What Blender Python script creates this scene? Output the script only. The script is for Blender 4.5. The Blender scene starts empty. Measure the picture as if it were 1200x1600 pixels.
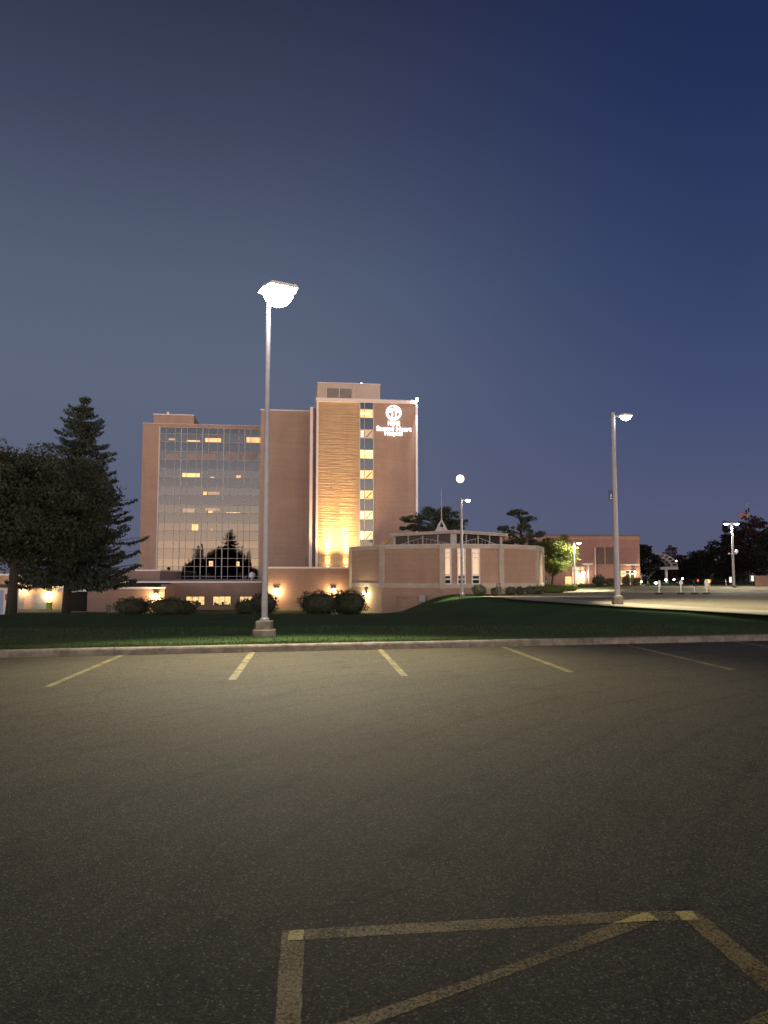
import bpy, math, random
import numpy as np
from mathutils import Vector, Matrix

C = bpy.context.scene.collection
R = math.radians
random.seed(7)
rng = np.random.default_rng(11)

# ------------------------------------------------------------------ camera
EYE = 1.6
PITCH = math.atan(100 / 1200.0)
cam_d = bpy.data.cameras.new("camera")
cam_d.sensor_fit = 'VERTICAL'
cam_d.sensor_height = 24.0
cam_d.lens = 24.0 * 1200 / 1600
cam_d.clip_start = 0.05
cam_d.clip_end = 9000
cam = bpy.data.objects.new("camera", cam_d)
cam.location = (0, 0, EYE)
cam.rotation_euler = (math.pi / 2 + PITCH, 0, 0)
C.objects.link(cam)
bpy.context.scene.camera = cam

# ------------------------------------------------------------------ view
sc = bpy.context.scene
sc.view_settings.view_transform = 'Standard'
sc.view_settings.look = 'None'
sc.view_settings.exposure = 0.0
sc.view_settings.gamma = 1.0
sc.render.engine = 'CYCLES'
sc.cycles.use_denoising = True
sc.cycles.max_bounces = 5
sc.cycles.sample_clamp_indirect = 4.0
sc.cycles.caustics_reflective = False
sc.cycles.caustics_refractive = False

# ------------------------------------------------------------------ dusk sky
w = bpy.data.worlds.new("World")
sc.world = w
w.use_nodes = True
nt = w.node_tree
nt.nodes.clear()


def nd(nt, typ, **kw):
    n = nt.nodes.new(typ)
    for k, v in kw.items():
        setattr(n, k, v)
    return n


def ramp(nt, stops, interp='LINEAR'):
    r = nt.nodes.new('ShaderNodeValToRGB')
    cr = r.color_ramp
    cr.interpolation = interp
    while len(cr.elements) > 1:
        cr.elements.remove(cr.elements[-1])
    cr.elements[0].position = stops[0][0]
    cr.elements[0].color = (*stops[0][1], 1)
    for p, c in stops[1:]:
        e = cr.elements.new(p)
        e.color = (*c, 1)
    return r


def math_n(nt, op, a, b=None, c=None, clamp=False):
    n = nt.nodes.new('ShaderNodeMath')
    n.operation = op
    n.use_clamp = clamp
    for i, v in enumerate((a, b, c)):
        if v is None:
            continue
        if isinstance(v, (int, float)):
            n.inputs[i].default_value = v
        else:
            nt.links.new(v, n.inputs[i])
    return n.outputs[0]


out = nd(nt, 'ShaderNodeOutputWorld')
bg = nd(nt, 'ShaderNodeBackground')
tc = nd(nt, 'ShaderNodeTexCoord')
sep = nd(nt, 'ShaderNodeSeparateXYZ')
nt.links.new(tc.outputs['Generated'], sep.inputs[0])
elev = math_n(nt, 'MAXIMUM', sep.outputs['Z'], 0.0)
# eastern sky (in front): purple grey at the horizon, deep blue above
front = ramp(nt, [(0.0, (.092, .098, .158)), (.07, (.088, .102, .182)), (.20, (.056, .076, .168)),
                  (.36, (.033, .050, .132)), (.52, (.016, .029, .098)), (.64, (.010, .019, .074)), (1, (.006, .012, .05))])
nt.links.new(elev, front.inputs[0])
# western sky (behind the camera): afterglow
back = ramp(nt, [(0.0, (9.2, 5.9, 3.4)), (.045, (6.9, 4.7, 3.2)), (.09, (4.3, 3.5, 3.0)), (.14, (2.8, 2.6, 2.7)),
                 (.20, (1.6, 1.65, 1.85)), (.27, (.5, .55, .7)), (.4, (.08, .09, .15)), (1, (.006, .012, .05))])
nt.links.new(elev, back.inputs[0])
bfac = nd(nt, 'ShaderNodeMapRange')
bfac.interpolation_type = 'SMOOTHSTEP'
bfac.inputs['From Min'].default_value = 0.30
bfac.inputs['From Max'].default_value = -0.45
nt.links.new(sep.outputs['Y'], bfac.inputs['Value'])
# left sky lightened in its colour, standing in for the near lamp's broad glow
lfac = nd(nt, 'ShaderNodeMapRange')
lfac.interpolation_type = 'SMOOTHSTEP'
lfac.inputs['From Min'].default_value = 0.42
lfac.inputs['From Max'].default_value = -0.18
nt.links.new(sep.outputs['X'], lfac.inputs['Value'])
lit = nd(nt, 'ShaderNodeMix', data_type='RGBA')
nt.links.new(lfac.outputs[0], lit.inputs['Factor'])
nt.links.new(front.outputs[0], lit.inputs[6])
glow_side = ramp(nt, [(0.0, (.105, .115, .172)), (.12, (.105, .122, .192)), (.24, (.110, .134, .200)), (.36, (.090, .116, .184)),
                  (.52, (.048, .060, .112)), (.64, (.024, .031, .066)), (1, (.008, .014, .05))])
nt.links.new(elev, glow_side.inputs[0])
nt.links.new(glow_side.outputs[0], lit.inputs[7])
mix = nd(nt, 'ShaderNodeMix', data_type='RGBA')
nt.links.new(bfac.outputs[0], mix.inputs['Factor'])
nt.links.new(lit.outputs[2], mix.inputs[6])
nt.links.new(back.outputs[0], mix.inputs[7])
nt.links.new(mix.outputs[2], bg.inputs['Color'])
bg.inputs['Strength'].default_value = 1.0
nt.links.new(bg.outputs[0], out.inputs[0])


# ------------------------------------------------------------------ pixel helpers (1200x1600 survey of the photo)
cp, sp = math.cos(PITCH), math.sin(PITCH)


def ray(px, py):
    u = (px - 600) / 1200.0
    v = (800 - py) / 1200.0
    yy = cp - sp * v
    return u / yy, (sp + cp * v) / yy


def P(px, py, Y):
    a, b = ray(px, py)
    return Vector((a * Y, Y, EYE + b * Y))


def G(px, py, z=0.0):
    a, b = ray(px, py)
    Y = (z - EYE) / b
    return Vector((a * Y, Y, z))


# ------------------------------------------------------------------ mesh builder
class MB:
    def __init__(s):
        s.v = []
        s.f = []
        s.m = []

    def add(s, vs, fs, mi=0):
        o = len(s.v)
        s.v += [tuple(p) for p in vs]
        s.f += [tuple(i + o for i in f) for f in fs]
        s.m += [mi] * len(fs)
        return s

    def box(s, x0, x1, y0, y1, z0, z1, mi=0):
        vs = [(x0, y0, z0), (x1, y0, z0), (x1, y1, z0), (x0, y1, z0), (x0, y0, z1), (x1, y0, z1), (x1, y1, z1), (x0, y1, z1)]
        return s.add(vs, [(0, 3, 2, 1), (4, 5, 6, 7), (0, 1, 5, 4), (1, 2, 6, 5), (2, 3, 7, 6), (3, 0, 4, 7)], mi)

    def prism(s, poly, z0, z1, mi=0):
        """poly counter-clockwise list of (x, y)"""
        n = len(poly)
        vs = [(x, y, z0) for x, y in poly] + [(x, y, z1) for x, y in poly]
        fs = [tuple(range(n - 1, -1, -1)), tuple(range(n, 2 * n))]
        fs += [(i, (i + 1) % n, n + (i + 1) % n, n + i) for i in range(n)]
        return s.add(vs, fs, mi)

    def tube(s, pts, rad, n=10, cap=True, mi=0):
        pts = [Vector(p) for p in pts]
        if isinstance(rad, (int, float)):
            rad = [rad] * len(pts)
        vs, fs = [], []
        up = Vector((0, 0, 1))
        pr = None
        for i, p in enumerate(pts):
            d = (pts[min(i + 1, len(pts) - 1)] - pts[max(i - 1, 0)]).normalized()
            if pr is None:
                pr = d.cross(up)
                if pr.length < 1e-3:
                    pr = Vector((1, 0, 0))
            a = (pr - d * pr.dot(d)).normalized()
            pr = a
            b = d.cross(a)
            for k in range(n):
                t = 2 * math.pi * k / n
                vs.append(p + (a * math.cos(t) + b * math.sin(t)) * rad[i])
        for i in range(len(pts) - 1):
            for k in range(n):
                k2 = (k + 1) % n
                fs.append((i * n + k, i * n + k2, (i + 1) * n + k2, (i + 1) * n + k))
        if cap:
            fs.append(tuple(range(n - 1, -1, -1)))
            fs.append(tuple((len(pts) - 1) * n + k for k in range(n)))
        return s.add(vs, fs, mi)

    def beam(s, a, b, wd, h, mi=0):
        """rectangular bar from a to b"""
        a, b = Vector(a), Vector(b)
        d = (b - a).normalized()
        sd = d.cross(Vector((0, 0, 1)))
        if sd.length < 1e-3:
            sd = Vector((1, 0, 0))
        sd.normalize()
        up = sd.cross(d).normalized()
        vs = []
        for p in (a, b):
            for x, z in ((-1, -1), (1, -1), (1, 1), (-1, 1)):
                vs.append(p + sd * x * wd / 2 + up * z * h / 2)
        return s.add(vs, [(3, 2, 1, 0), (4, 5, 6, 7), (0, 1, 5, 4), (1, 2, 6, 5), (2, 3, 7, 6), (3, 0, 4, 7)], mi)

    def lathe(s, c, prof, n=16, mi=0):
        """prof: list of (r, z) up from c"""
        vs, fs = [], []
        for r, z in prof:
            for k in range(n):
                t = 2 * math.pi * k / n
                vs.append((c[0] + r * math.cos(t), c[1] + r * math.sin(t), c[2] + z))
        for i in range(len(prof) - 1):
            for k in range(n):
                k2 = (k + 1) % n
                fs.append((i * n + k, i * n + k2, (i + 1) * n + k2, (i + 1) * n + k))
        fs.append(tuple(range(n - 1, -1, -1)))
        fs.append(tuple((len(prof) - 1) * n + k for k in range(n)))
        return s.add(vs, fs, mi)

    def build(s, name, mat, parent=None, smooth=False, bevel=0):
        me = bpy.data.meshes.new(name)
        me.from_pydata(s.v, [], s.f)
        mats = mat if isinstance(mat, (list, tuple)) else [mat]
        for m in mats:
            me.materials.append(m)
        if len(mats) > 1:
            me.polygons.foreach_set('material_index', s.m)
        if smooth:
            me.polygons.foreach_set('use_smooth', [True] * len(me.polygons))
        me.update()
        o = bpy.data.objects.new(name, me)
        C.objects.link(o)
        if parent:
            o.parent = parent
        if bevel:
            b = o.modifiers.new('bevel', 'BEVEL')
            b.width = bevel
            b.segments = 2
            b.limit_method = 'ANGLE'
        return o


def tag(o, label=None, cat=None, group=None, kind=None):
    if label:
        o['label'] = label
    if cat:
        o['category'] = cat
    if group:
        o['group'] = group
    if kind:
        o['kind'] = kind
    return o


def thing(name, label, cat, loc=(0, 0, 0), rz=0, group=None):
    o = bpy.data.objects.new(name, None)
    o.empty_display_size = 0.3
    C.objects.link(o)
    o.location = loc
    o.rotation_euler = (0, 0, rz)
    return tag(o, label, cat, group)


def children(o):
    return [c for c in bpy.data.objects if c.parent == o]


def copy_tree(o, parent=None):
    c = o.copy()
    if c.type == 'LIGHT':
        pass
    C.objects.link(c)
    if parent:
        c.parent = parent
    for ch in children(o):
        copy_tree(ch, c)
    return c


def raw_mesh(name, verts, faces4, mat, parent=None, tri=False):
    """fast numpy mesh of loose quads/tris; verts (N,3), faces (M,k)"""
    me = bpy.data.meshes.new(name)
    k = 3 if tri else 4
    nf = len(faces4)
    me.vertices.add(len(verts))
    me.vertices.foreach_set('co', np.asarray(verts, dtype=np.float32).ravel())
    me.loops.add(nf * k)
    me.loops.foreach_set('vertex_index', np.asarray(faces4, dtype=np.int32).ravel())
    me.polygons.add(nf)
    me.polygons.foreach_set('loop_start', np.arange(0, nf * k, k, dtype=np.int32))
    me.polygons.foreach_set('loop_total', np.full(nf, k, dtype=np.int32))
    me.update()
    me.validate()
    me.materials.append(mat)
    o = bpy.data.objects.new(name, me)
    C.objects.link(o)
    if parent:
        o.parent = parent
    return o


# ------------------------------------------------------------------ materials
def new_mat(name):
    m = bpy.data.materials.new(name)
    m.use_nodes = True
    nt = m.node_tree
    b = nt.nodes['Principled BSDF']
    return m, nt, b


def noise(nt, scale, detail=4, rough=.55, vec=None, dist=0):
    n = nt.nodes.new('ShaderNodeTexNoise')
    n.inputs['Scale'].default_value = scale
    n.inputs['Detail'].default_value = detail
    n.inputs['Roughness'].default_value = rough
    n.inputs['Distortion'].default_value = dist
    if vec is not None:
        nt.links.new(vec, n.inputs['Vector'])
    return n


def mixc(nt, fac, a, b, blend='MIX'):
    n = nt.nodes.new('ShaderNodeMix')
    n.data_type = 'RGBA'
    n.blend_type = blend
    for s, v in ((0, fac), (6, a), (7, b)):
        if isinstance(v, (int, float)):
            n.inputs[s].default_value = v
        elif isinstance(v, tuple):
            n.inputs[s].default_value = (*v, 1)
        else:
            nt.links.new(v, n.inputs[s])
    return n.outputs[2]


def objvec(nt, scale=(1, 1, 1), world=False):
    if world:
        t = nt.nodes.new('ShaderNodeNewGeometry')
        o = t.outputs['Position']
    else:
        t = nt.nodes.new('ShaderNodeTexCoord')
        o = t.outputs['Object']
    mp = nt.nodes.new('ShaderNodeMapping')
    mp.inputs['Scale'].default_value = scale
    nt.links.new(o, mp.inputs[0])
    return mp.outputs[0]


def bump(nt, b, h, strength=.3, dist=.01):
    n = nt.nodes.new('ShaderNodeBump')
    n.inputs['Strength'].default_value = strength
    n.inputs['Distance'].default_value = dist
    nt.links.new(h, n.inputs['Height'])
    nt.links.new(n.outputs[0], b.inputs['Normal'])


def plain(name, col, rough=.6, metal=0, var=.15, scale=3.0, spec=None):
    """paint/metal/concrete with slight tonal wear"""
    m, nt, b = new_mat(name)
    n = noise(nt, scale, 6, .6, objvec(nt))
    r = ramp(nt, [(.3, tuple(c * (1 - var) for c in col)), (.7, tuple(min(1, c * (1 + var)) for c in col))])
    nt.links.new(n.outputs[0], r.inputs[0])
    nt.links.new(r.outputs[0], b.inputs['Base Color'])
    b.inputs['Roughness'].default_value = rough
    b.inputs['Metallic'].default_value = metal
    if spec is not None:
        b.inputs['Specular IOR Level'].default_value = spec
    return m


def emit(name, col, strength, var=0, scale=2.0):
    m, nt, b = new_mat(name)
    b.inputs['Base Color'].default_value = (*[min(1, c) for c in col], 1)
    b.inputs['Roughness'].default_value = .4
    b.inputs['Emission Strength'].default_value = strength
    if var:
        v = nt.nodes.new('ShaderNodeTexVoronoi')
        v.inputs['Scale'].default_value = scale
        v.feature = 'F1'
        v.distance = 'CHEBYCHEV'
        nt.links.new(objvec(nt, (1, 1, 1.6)), v.inputs['Vector'])
        hs = nt.nodes.new('ShaderNodeSeparateColor')
        nt.links.new(v.outputs['Color'], hs.inputs[0])
        r = ramp(nt, [(0, tuple(c * (1 - var) for c in col)), (.45, tuple(c * (1 - var * .4) for c in col)), (1, col)])
        nt.links.new(hs.outputs[0], r.inputs[0])
        nt.links.new(r.outputs[0], b.inputs['Emission Color'])
    else:
        b.inputs['Emission Color'].default_value = (*col, 1)
    return m


def brick(name, c1, c2, mortar, streak=0.0, var=.25):
    m, nt, b = new_mat(name)
    tcn = nt.nodes.new('ShaderNodeTexCoord')
    s = nt.nodes.new('ShaderNodeSeparateXYZ')
    nt.links.new(tcn.outputs['Object'], s.inputs[0])
    cx = nt.nodes.new('ShaderNodeCombineXYZ')
    nt.links.new(math_n(nt, 'ADD', s.outputs[0], s.outputs[1]), cx.inputs[0])
    nt.links.new(s.outputs[2], cx.inputs[1])
    bt = nt.nodes.new('ShaderNodeTexBrick')
    bt.inputs['Scale'].default_value = 1.0
    bt.inputs['Brick Width'].default_value = .24
    bt.inputs['Row Height'].default_value = .08
    bt.inputs['Mortar Size'].default_value = .008
    bt.inputs['Color1'].default_value = (*c1, 1)
    bt.inputs['Color2'].default_value = (*c2, 1)
    bt.inputs['Mortar'].default_value = (*mortar, 1)
    nt.links.new(cx.outputs[0], bt.inputs['Vector'])
    # weathering: big soft patches and faint horizontal courses
    n1 = noise(nt, .25, 6, .6, objvec(nt))
    n2 = noise(nt, 1.0, 5, .65, objvec(nt, (.12, .12, 2.2)))
    a = math_n(nt, 'MULTIPLY_ADD', n1.outputs[0], var * 1.6, 1 - var * .8)
    c = math_n(nt, 'MULTIPLY_ADD', n2.outputs[0], var * 1.2, 1 - var * .6)
    f = math_n(nt, 'MULTIPLY', a, c)
    n4 = noise(nt, 1.0, 5, .7, objvec(nt, (.5, .5, .05)))
    sr = ramp(nt, [(.38, (.92, .92, .92)), (.62, (1.03, 1.03, 1.03))])
    nt.links.new(n4.outputs[0], sr.inputs[0])
    sx_ = nt.nodes.new('ShaderNodeSeparateColor')
    nt.links.new(sr.outputs[0], sx_.inputs[0])
    f = math_n(nt, 'MULTIPLY', f, sx_.outputs[0])
    cc = nt.nodes.new('ShaderNodeCombineColor')
    for i in range(3):
        nt.links.new(f, cc.inputs[i])
    col = mixc(nt, 1.0, bt.outputs['Color'], cc.outputs[0], 'MULTIPLY')
    nt.links.new(col, b.inputs['Base Color'])
    b.inputs['Roughness'].default_value = .85
    if streak:
        n3 = noise(nt, 1.0, 3, .6, objvec(nt, (.22, .22, 3.4)))
        bump(nt, b, n3.outputs[0], 1.0, streak)
    else:
        bump(nt, b, bt.outputs['Fac'], .25, -.01)
    return m


M = {}
M['brick'] = brick('brick_tower', (.365, .24, .19), (.30, .195, .16), (.36, .29, .25))
M['brick_rough'] = brick('brick_rough_courses', (.46, .315, .19), (.38, .255, .15), (.36, .29, .24), streak=.16)
M['brick_dim'] = brick('brick_link', (.40, .28, .225), (.35, .245, .195), (.33, .28, .24))
M['brick_low'] = brick('brick_podium', (.32, .205, .165), (.27, .17, .135), (.27, .22, .19))
M['brick_chapel'] = brick('brick_chapel', (.42, .26, .18), (.35, .215, .15), (.36, .30, .25))
M['brick_annex'] = brick('brick_annex', (.34, .165, .14), (.28, .135, .11), (.24, .18, .16))
M['brick_tan'] = brick('brick_tan', (.36, .25, .16), (.3, .2, .13), (.36, .3, .24))
M['concrete'] = plain('weathered_concrete', (.44, .385, .32), .85, var=.15, scale=1.2)
M['concrete_panel'] = plain('penthouse_panel', (.42, .36, .33), .8, var=.08, scale=.5)
M['coping'] = plain('white_metal_coping', (.62, .56, .58), .5, var=.06)
M['white'] = plain('white_paint', (.75, .73, .72), .45, var=.08)
M['canopy_grey'] = plain('canopy_grey', (.33, .32, .32), .6, var=.1)
M['mullion'] = plain('mullion_aluminium', (.36, .35, .36), .45, var=.05)
M['pole'] = plain('galvanised_pole', (.30, .29, .32), .5, metal=.2, var=.08, scale=6)
M['dark_metal'] = plain('bronze_metal', (.06, .055, .05), .45, metal=.4, var=.2)
M['black_rubber'] = plain('black_rubber', (.02, .02, .02), .7)
M['louvre'] = plain('dark_louvre', (.20, .19, .18), .7, var=.15)
M['dark_panel'] = plain('dark_panel', (.075, .05, .042), .6, var=.2)
M['grey_door'] = plain('grey_door', (.22, .22, .26), .6)
M['roofing'] = plain('roof_membrane', (.12, .11, .11), .9)
M['bark'] = plain('bark', (.032, .026, .022), .95, var=.4, scale=9)
M['wood_fence'] = plain('fence_wood', (.20, .11, .09), .8, var=.3, scale=2)
M['green_plastic'] = plain('lime_plastic', (.35, .55, .05), .5)
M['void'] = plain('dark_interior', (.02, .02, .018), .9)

# mirror-like coated glass
def glass(name, refl, rough=.02, wave=.0, tint=(1, 1, 1)):
    m, nt, b = new_mat(name)
    b.inputs['Base Color'].default_value = (refl * tint[0], refl * tint[1], refl * tint[2], 1)
    b.inputs['Metallic'].default_value = 1
    b.inputs['Roughness'].default_value = rough
    if wave:
        n = noise(nt, .55, 1, .4, objvec(nt))
        bump(nt, b, n.outputs[0], 1.0, wave)
    return m


M['glass'] = glass('coated_glass', .067, .015, .002, (1, .98, .98))
M['glass_dark'] = glass('spandrel_glass', .059, .03, .0025, (.94, .96, 1))
M['glass_gold'] = glass('mirror_glass', .12, .02, .003)
M['glass_blue'] = glass('blue_grey_glass', .072, .08, .0, (.9, .95, 1))
M['clere'] = glass('clerestory_glass', .018, .12, 0, (.95, .97, 1.1))
M['lit_warm'] = emit('lit_room_warm', (1.0, .62, .27), .8, .55, 1.6)
M['lit_yellow'] = emit('lit_room_yellow', (1.0, .70, .28), 1.05, .6, 2.2)
M['lit_dim'] = emit('lit_room_dim', (.55, .40, .28), .42, .35, 1.2)
M['lit_pale'] = emit('lit_room_pale', (1.0, .76, .44), .9, .6, 2.0)
M['lit_lime'] = emit('lit_room_lime', (1.0, .88, .35), 1.15, .25, 1.5)
M['blind'] = plain('closed_blind', (.30, .24, .25), .7, var=.06)
M['lamp_white'] = emit('lamp_lens_white', (1, .97, .92), 60)
M['lamp_cool'] = emit('lamp_lens_cool', (1, .96, .86), 30)
M['lamp_warm'] = emit('lamp_lens_sodium', (1, .66, .28), 40)
M['flood_warm'] = emit('flood_lens', (1, .72, .25), 25)
M['sign_white'] = emit('sign_letters_white', (1, .97, .93), 2.2)
M['moon'] = emit('moon_surface', (1.0, .80, .54), 1.75)
M['red_light'] = emit('red_lamp', (1, .05, .03), 4)
M['amber_light'] = emit('amber_lamp', (1, .45, .05), 4)


def foliage(name, dark, light, scale=.6, transl=.15):
    m, nt, b = new_mat(name)
    n = noise(nt, scale, 3, .6, objvec(nt, world=True))
    n2 = noise(nt, scale * 14, 2, .6, objvec(nt, world=True))
    f = math_n(nt, 'ADD', math_n(nt, 'MULTIPLY', n.outputs[0], .6), math_n(nt, 'MULTIPLY', n2.outputs[0], .4))
    r = ramp(nt, [(.35, dark), (.65, light)])
    nt.links.new(f, r.inputs[0])
    nt.links.new(r.outputs[0], b.inputs['Base Color'])
    b.inputs['Roughness'].default_value = .75
    b.inputs['Specular IOR Level'].default_value = .2
    if transl:
        tr = nt.nodes.new('ShaderNodeBsdfTranslucent')
        nt.links.new(r.outputs[0], tr.inputs[0])
        ms = nt.nodes.new('ShaderNodeMixShader')
        ms.inputs[0].default_value = transl
        o = nt.nodes['Material Output']
        nt.links.new(b.outputs[0], ms.inputs[1])
        nt.links.new(tr.outputs[0], ms.inputs[2])
        nt.links.new(ms.outputs[0], o.inputs[0])
    return m


M['leaf_maple'] = foliage('leaf_olive', (.028, .034, .022), (.085, .088, .058), .8)
M['leaf_spruce'] = foliage('leaf_spruce', (.022, .034, .026), (.080, .100, .080), 1.0, .05)
M['leaf_pine'] = foliage('leaf_pine', (.035, .048, .035), (.075, .09, .065), .7, .05)
M['leaf_green'] = foliage('leaf_small_tree', (.05, .065, .02), (.14, .17, .045), .7, .35)
M['leaf_bush'] = foliage('leaf_yew', (.018, .024, .014), (.085, .09, .050), 2.2, .05)
M['leaf_far'] = foliage('leaf_far', (.010, .013, .010), (.022, .024, .018), .4, .05)
M['leaf_red'] = foliage('leaf_russet', (.035, .016, .018), (.075, .035, .035), .4, .05)
M['leaf_redfar'] = foliage('leaf_russet_dark', (.018, .010, .010), (.035, .018, .018), .4, .05)
M['dry_grass'] = foliage('ornamental_grass', (.10, .085, .045), (.20, .16, .09), 2, .2)


def asphalt(name, base, speck=.35, worn=.42, scale=1.0):
    m, nt, b = new_mat(name)
    pos = objvec(nt, world=True)
    big = noise(nt, .18, 5, .6, pos)
    streak = noise(nt, .6, 5, .6, objvec(nt, (.18, 1.2, 1), world=True))
    v = nt.nodes.new('ShaderNodeTexVoronoi')
    v.inputs['Scale'].default_value = 120 * scale
    nt.links.new(pos, v.inputs['Vector'])
    s = nt.nodes.new('ShaderNodeSeparateColor')
    nt.links.new(v.outputs['Color'], s.inputs[0])
    v2 = nt.nodes.new('ShaderNodeTexVoronoi')
    v2.inputs['Scale'].default_value = 46 * scale
    nt.links.new(pos, v2.inputs['Vector'])
    s2 = nt.nodes.new('ShaderNodeSeparateColor')
    nt.links.new(v2.outputs['Color'], s2.inputs[0])
    f = math_n(nt, 'MULTIPLY_ADD', big.outputs[0], worn * 2, 1 - worn)
    f = math_n(nt, 'MULTIPLY', f, math_n(nt, 'MULTIPLY_ADD', streak.outputs[0], worn, 1 - worn * .5))
    g = math_n(nt, 'MULTIPLY_ADD', math_n(nt, 'POWER', s.outputs[0], 2.5), 1.3, .5)
    f = math_n(nt, 'MULTIPLY', f, g)
    cc = nt.nodes.new('ShaderNodeCombineColor')
    for i in range(3):
        nt.links.new(math_n(nt, 'MULTIPLY', f, base[i]), cc.inputs[i])
    # oil stains, hairline cracks and curved tyre marks
    st1 = noise(nt, .9, 4, .6, pos, 1.5)
    stn = ramp(nt, [(.56, (1, 1, 1)), (.72, (.62, .62, .62))])
    nt.links.new(st1.outputs[0], stn.inputs[0])
    warp = nt.nodes.new('ShaderNodeVectorMath')
    warp.operation = 'MULTIPLY_ADD'
    nw = noise(nt, 1.3, 3, .6, pos)
    nt.links.new(nw.outputs['Color'], warp.inputs[0])
    warp.inputs[1].default_value = (.9, .9, 0)
    nt.links.new(pos, warp.inputs[2])
    vc = nt.nodes.new('ShaderNodeTexVoronoi')
    vc.feature = 'DISTANCE_TO_EDGE'
    vc.inputs['Scale'].default_value = .16
    nt.links.new(warp.outputs[0], vc.inputs['Vector'])
    crk = math_n(nt, 'MULTIPLY_ADD', math_n(nt, 'LESS_THAN', vc.outputs['Distance'], .0009), -.35, 1.0)
    wv = nt.nodes.new('ShaderNodeTexWave')
    wv.wave_type = 'RINGS'
    wv.rings_direction = 'Z'
    wv.inputs['Scale'].default_value = .42
    wv.inputs['Distortion'].default_value = 1.2
    mpw = nt.nodes.new('ShaderNodeMapping')
    mpw.inputs['Location'].default_value = (-16, 3, 0)
    nt.links.new(pos, mpw.inputs[0])
    nt.links.new(mpw.outputs[0], wv.inputs['Vector'])
    tyr = ramp(nt, [(.90, (1, 1, 1)), (.99, (.86, .86, .86))])
    nt.links.new(wv.outputs['Fac'], tyr.inputs[0])
    wear = mixc(nt, 1.0, stn.outputs[0], tyr.outputs[0], 'MULTIPLY')
    base_c = mixc(nt, 1.0, cc.outputs[0], wear, 'MULTIPLY')
    cr3 = nt.nodes.new('ShaderNodeCombineColor')
    for i in range(3):
        nt.links.new(crk, cr3.inputs[i])
    base_c = mixc(nt, 1.0, base_c, cr3.outputs[0], 'MULTIPLY')
    # pale aggregate chips
    near = math_n(nt, 'LESS_THAN', v2.outputs['Distance'], .26)
    pick = math_n(nt, 'GREATER_THAN', s2.outputs[1], .965)
    chip = math_n(nt, 'MULTIPLY', near, pick)
    near1 = math_n(nt, 'GREATER_THAN', s.outputs[2], .975)
    chip = math_n(nt, 'MAXIMUM', math_n(nt, 'MULTIPLY', chip, 1.0), math_n(nt, 'MULTIPLY', near1, .8))
    col = mixc(nt, chip, base_c, (speck, speck * .93, speck * .78))
    nt.links.new(col, b.inputs['Base Color'])
    b.inputs['Roughness'].default_value = .8
    b.inputs['Specular IOR Level'].default_value = .25
    bump(nt, b, v.outputs['Distance'], .5, .006)
    return m


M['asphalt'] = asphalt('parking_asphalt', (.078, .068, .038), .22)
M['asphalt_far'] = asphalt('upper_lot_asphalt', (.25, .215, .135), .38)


def paint(name, base, wear):
    """worn yellow line paint: the asphalt shows through"""
    m, nt, b = new_mat(name)
    pos = objvec(nt, world=True)
    n = noise(nt, 60, 3, .7, pos)
    n2 = noise(nt, 2.2, 4, .6, pos)
    f = math_n(nt, 'ADD', math_n(nt, 'MULTIPLY', n.outputs[0], .65), math_n(nt, 'MULTIPLY', n2.outputs[0], .35))
    r = ramp(nt, [(wear - .12, tuple(c * .6 for c in base)), (wear + .12, base)])
    nt.links.new(f, r.inputs[0])
    al = ramp(nt, [(wear - .13, (.12, .12, .12)), (wear + .02, (.85, .85, .85)), (wear + .12, (1, 1, 1))])
    nt.links.new(f, al.inputs[0])
    v = nt.nodes.new('ShaderNodeTexVoronoi')
    v.feature = 'DISTANCE_TO_EDGE'
    v.inputs['Scale'].default_value = 28
    nt.links.new(pos, v.inputs['Vector'])
    crk = math_n(nt, 'LESS_THAN', v.outputs['Distance'], .035)
    col = mixc(nt, math_n(nt, 'MULTIPLY', crk, .75), r.outputs[0], (.05, .042, .03))
    nt.links.new(col, b.inputs['Base Color'])
    b.inputs['Roughness'].default_value = .7
    bump(nt, b, n.outputs[0], .4, .004)
    tr = nt.nodes.new('ShaderNodeBsdfTransparent')
    ms = nt.nodes.new('ShaderNodeMixShader')
    nt.links.new(al.outputs[0], ms.inputs[0])
    nt.links.new(tr.outputs[0], ms.inputs[1])
    nt.links.new(b.outputs[0], ms.inputs[2])
    nt.links.new(ms.outputs[0], nt.nodes['Material Output'].inputs[0])
    return m


M['paint_old'] = paint('worn_yellow_paint', (.31, .225, .065), .49)
M['paint_kerb'] = paint('yellow_stall_paint', (.27, .225, .085), .46)
M['paint_thick'] = paint('fresh_yellow_paint', (.62, .48, .12), .33)
M['kerbstone'] = plain('kerb_concrete', (.19, .17, .135), .9, var=.45, scale=5)
M['apron'] = plain('concrete_apron', (.36, .31, .20), .85, var=.3, scale=.35)

m, nt, b = new_mat('lawn')
pos = objvec(nt, world=True)
n1 = noise(nt, .35, 5, .6, pos)
n2 = noise(nt, 22, 4, .7, pos)
f = math_n(nt, 'ADD', math_n(nt, 'MULTIPLY', n1.outputs[0], .5), math_n(nt, 'MULTIPLY', n2.outputs[0], .5))
r = ramp(nt, [(.28, (.030, .052, .020)), (.5, (.048, .092, .028)), (.7, (.080, .130, .042))])
nt.links.new(f, r.inputs[0])
nt.links.new(r.outputs[0], b.inputs['Base Color'])
b.inputs['Roughness'].default_value = .9
b.inputs['Specular IOR Level'].default_value = .1
bump(nt, b, n2.outputs[0], .6, .03)
M['lawn'] = m
M['grass'] = foliage('grass_blades', (.045, .060, .022), (.115, .140, .050), 1.2, .25)

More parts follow.
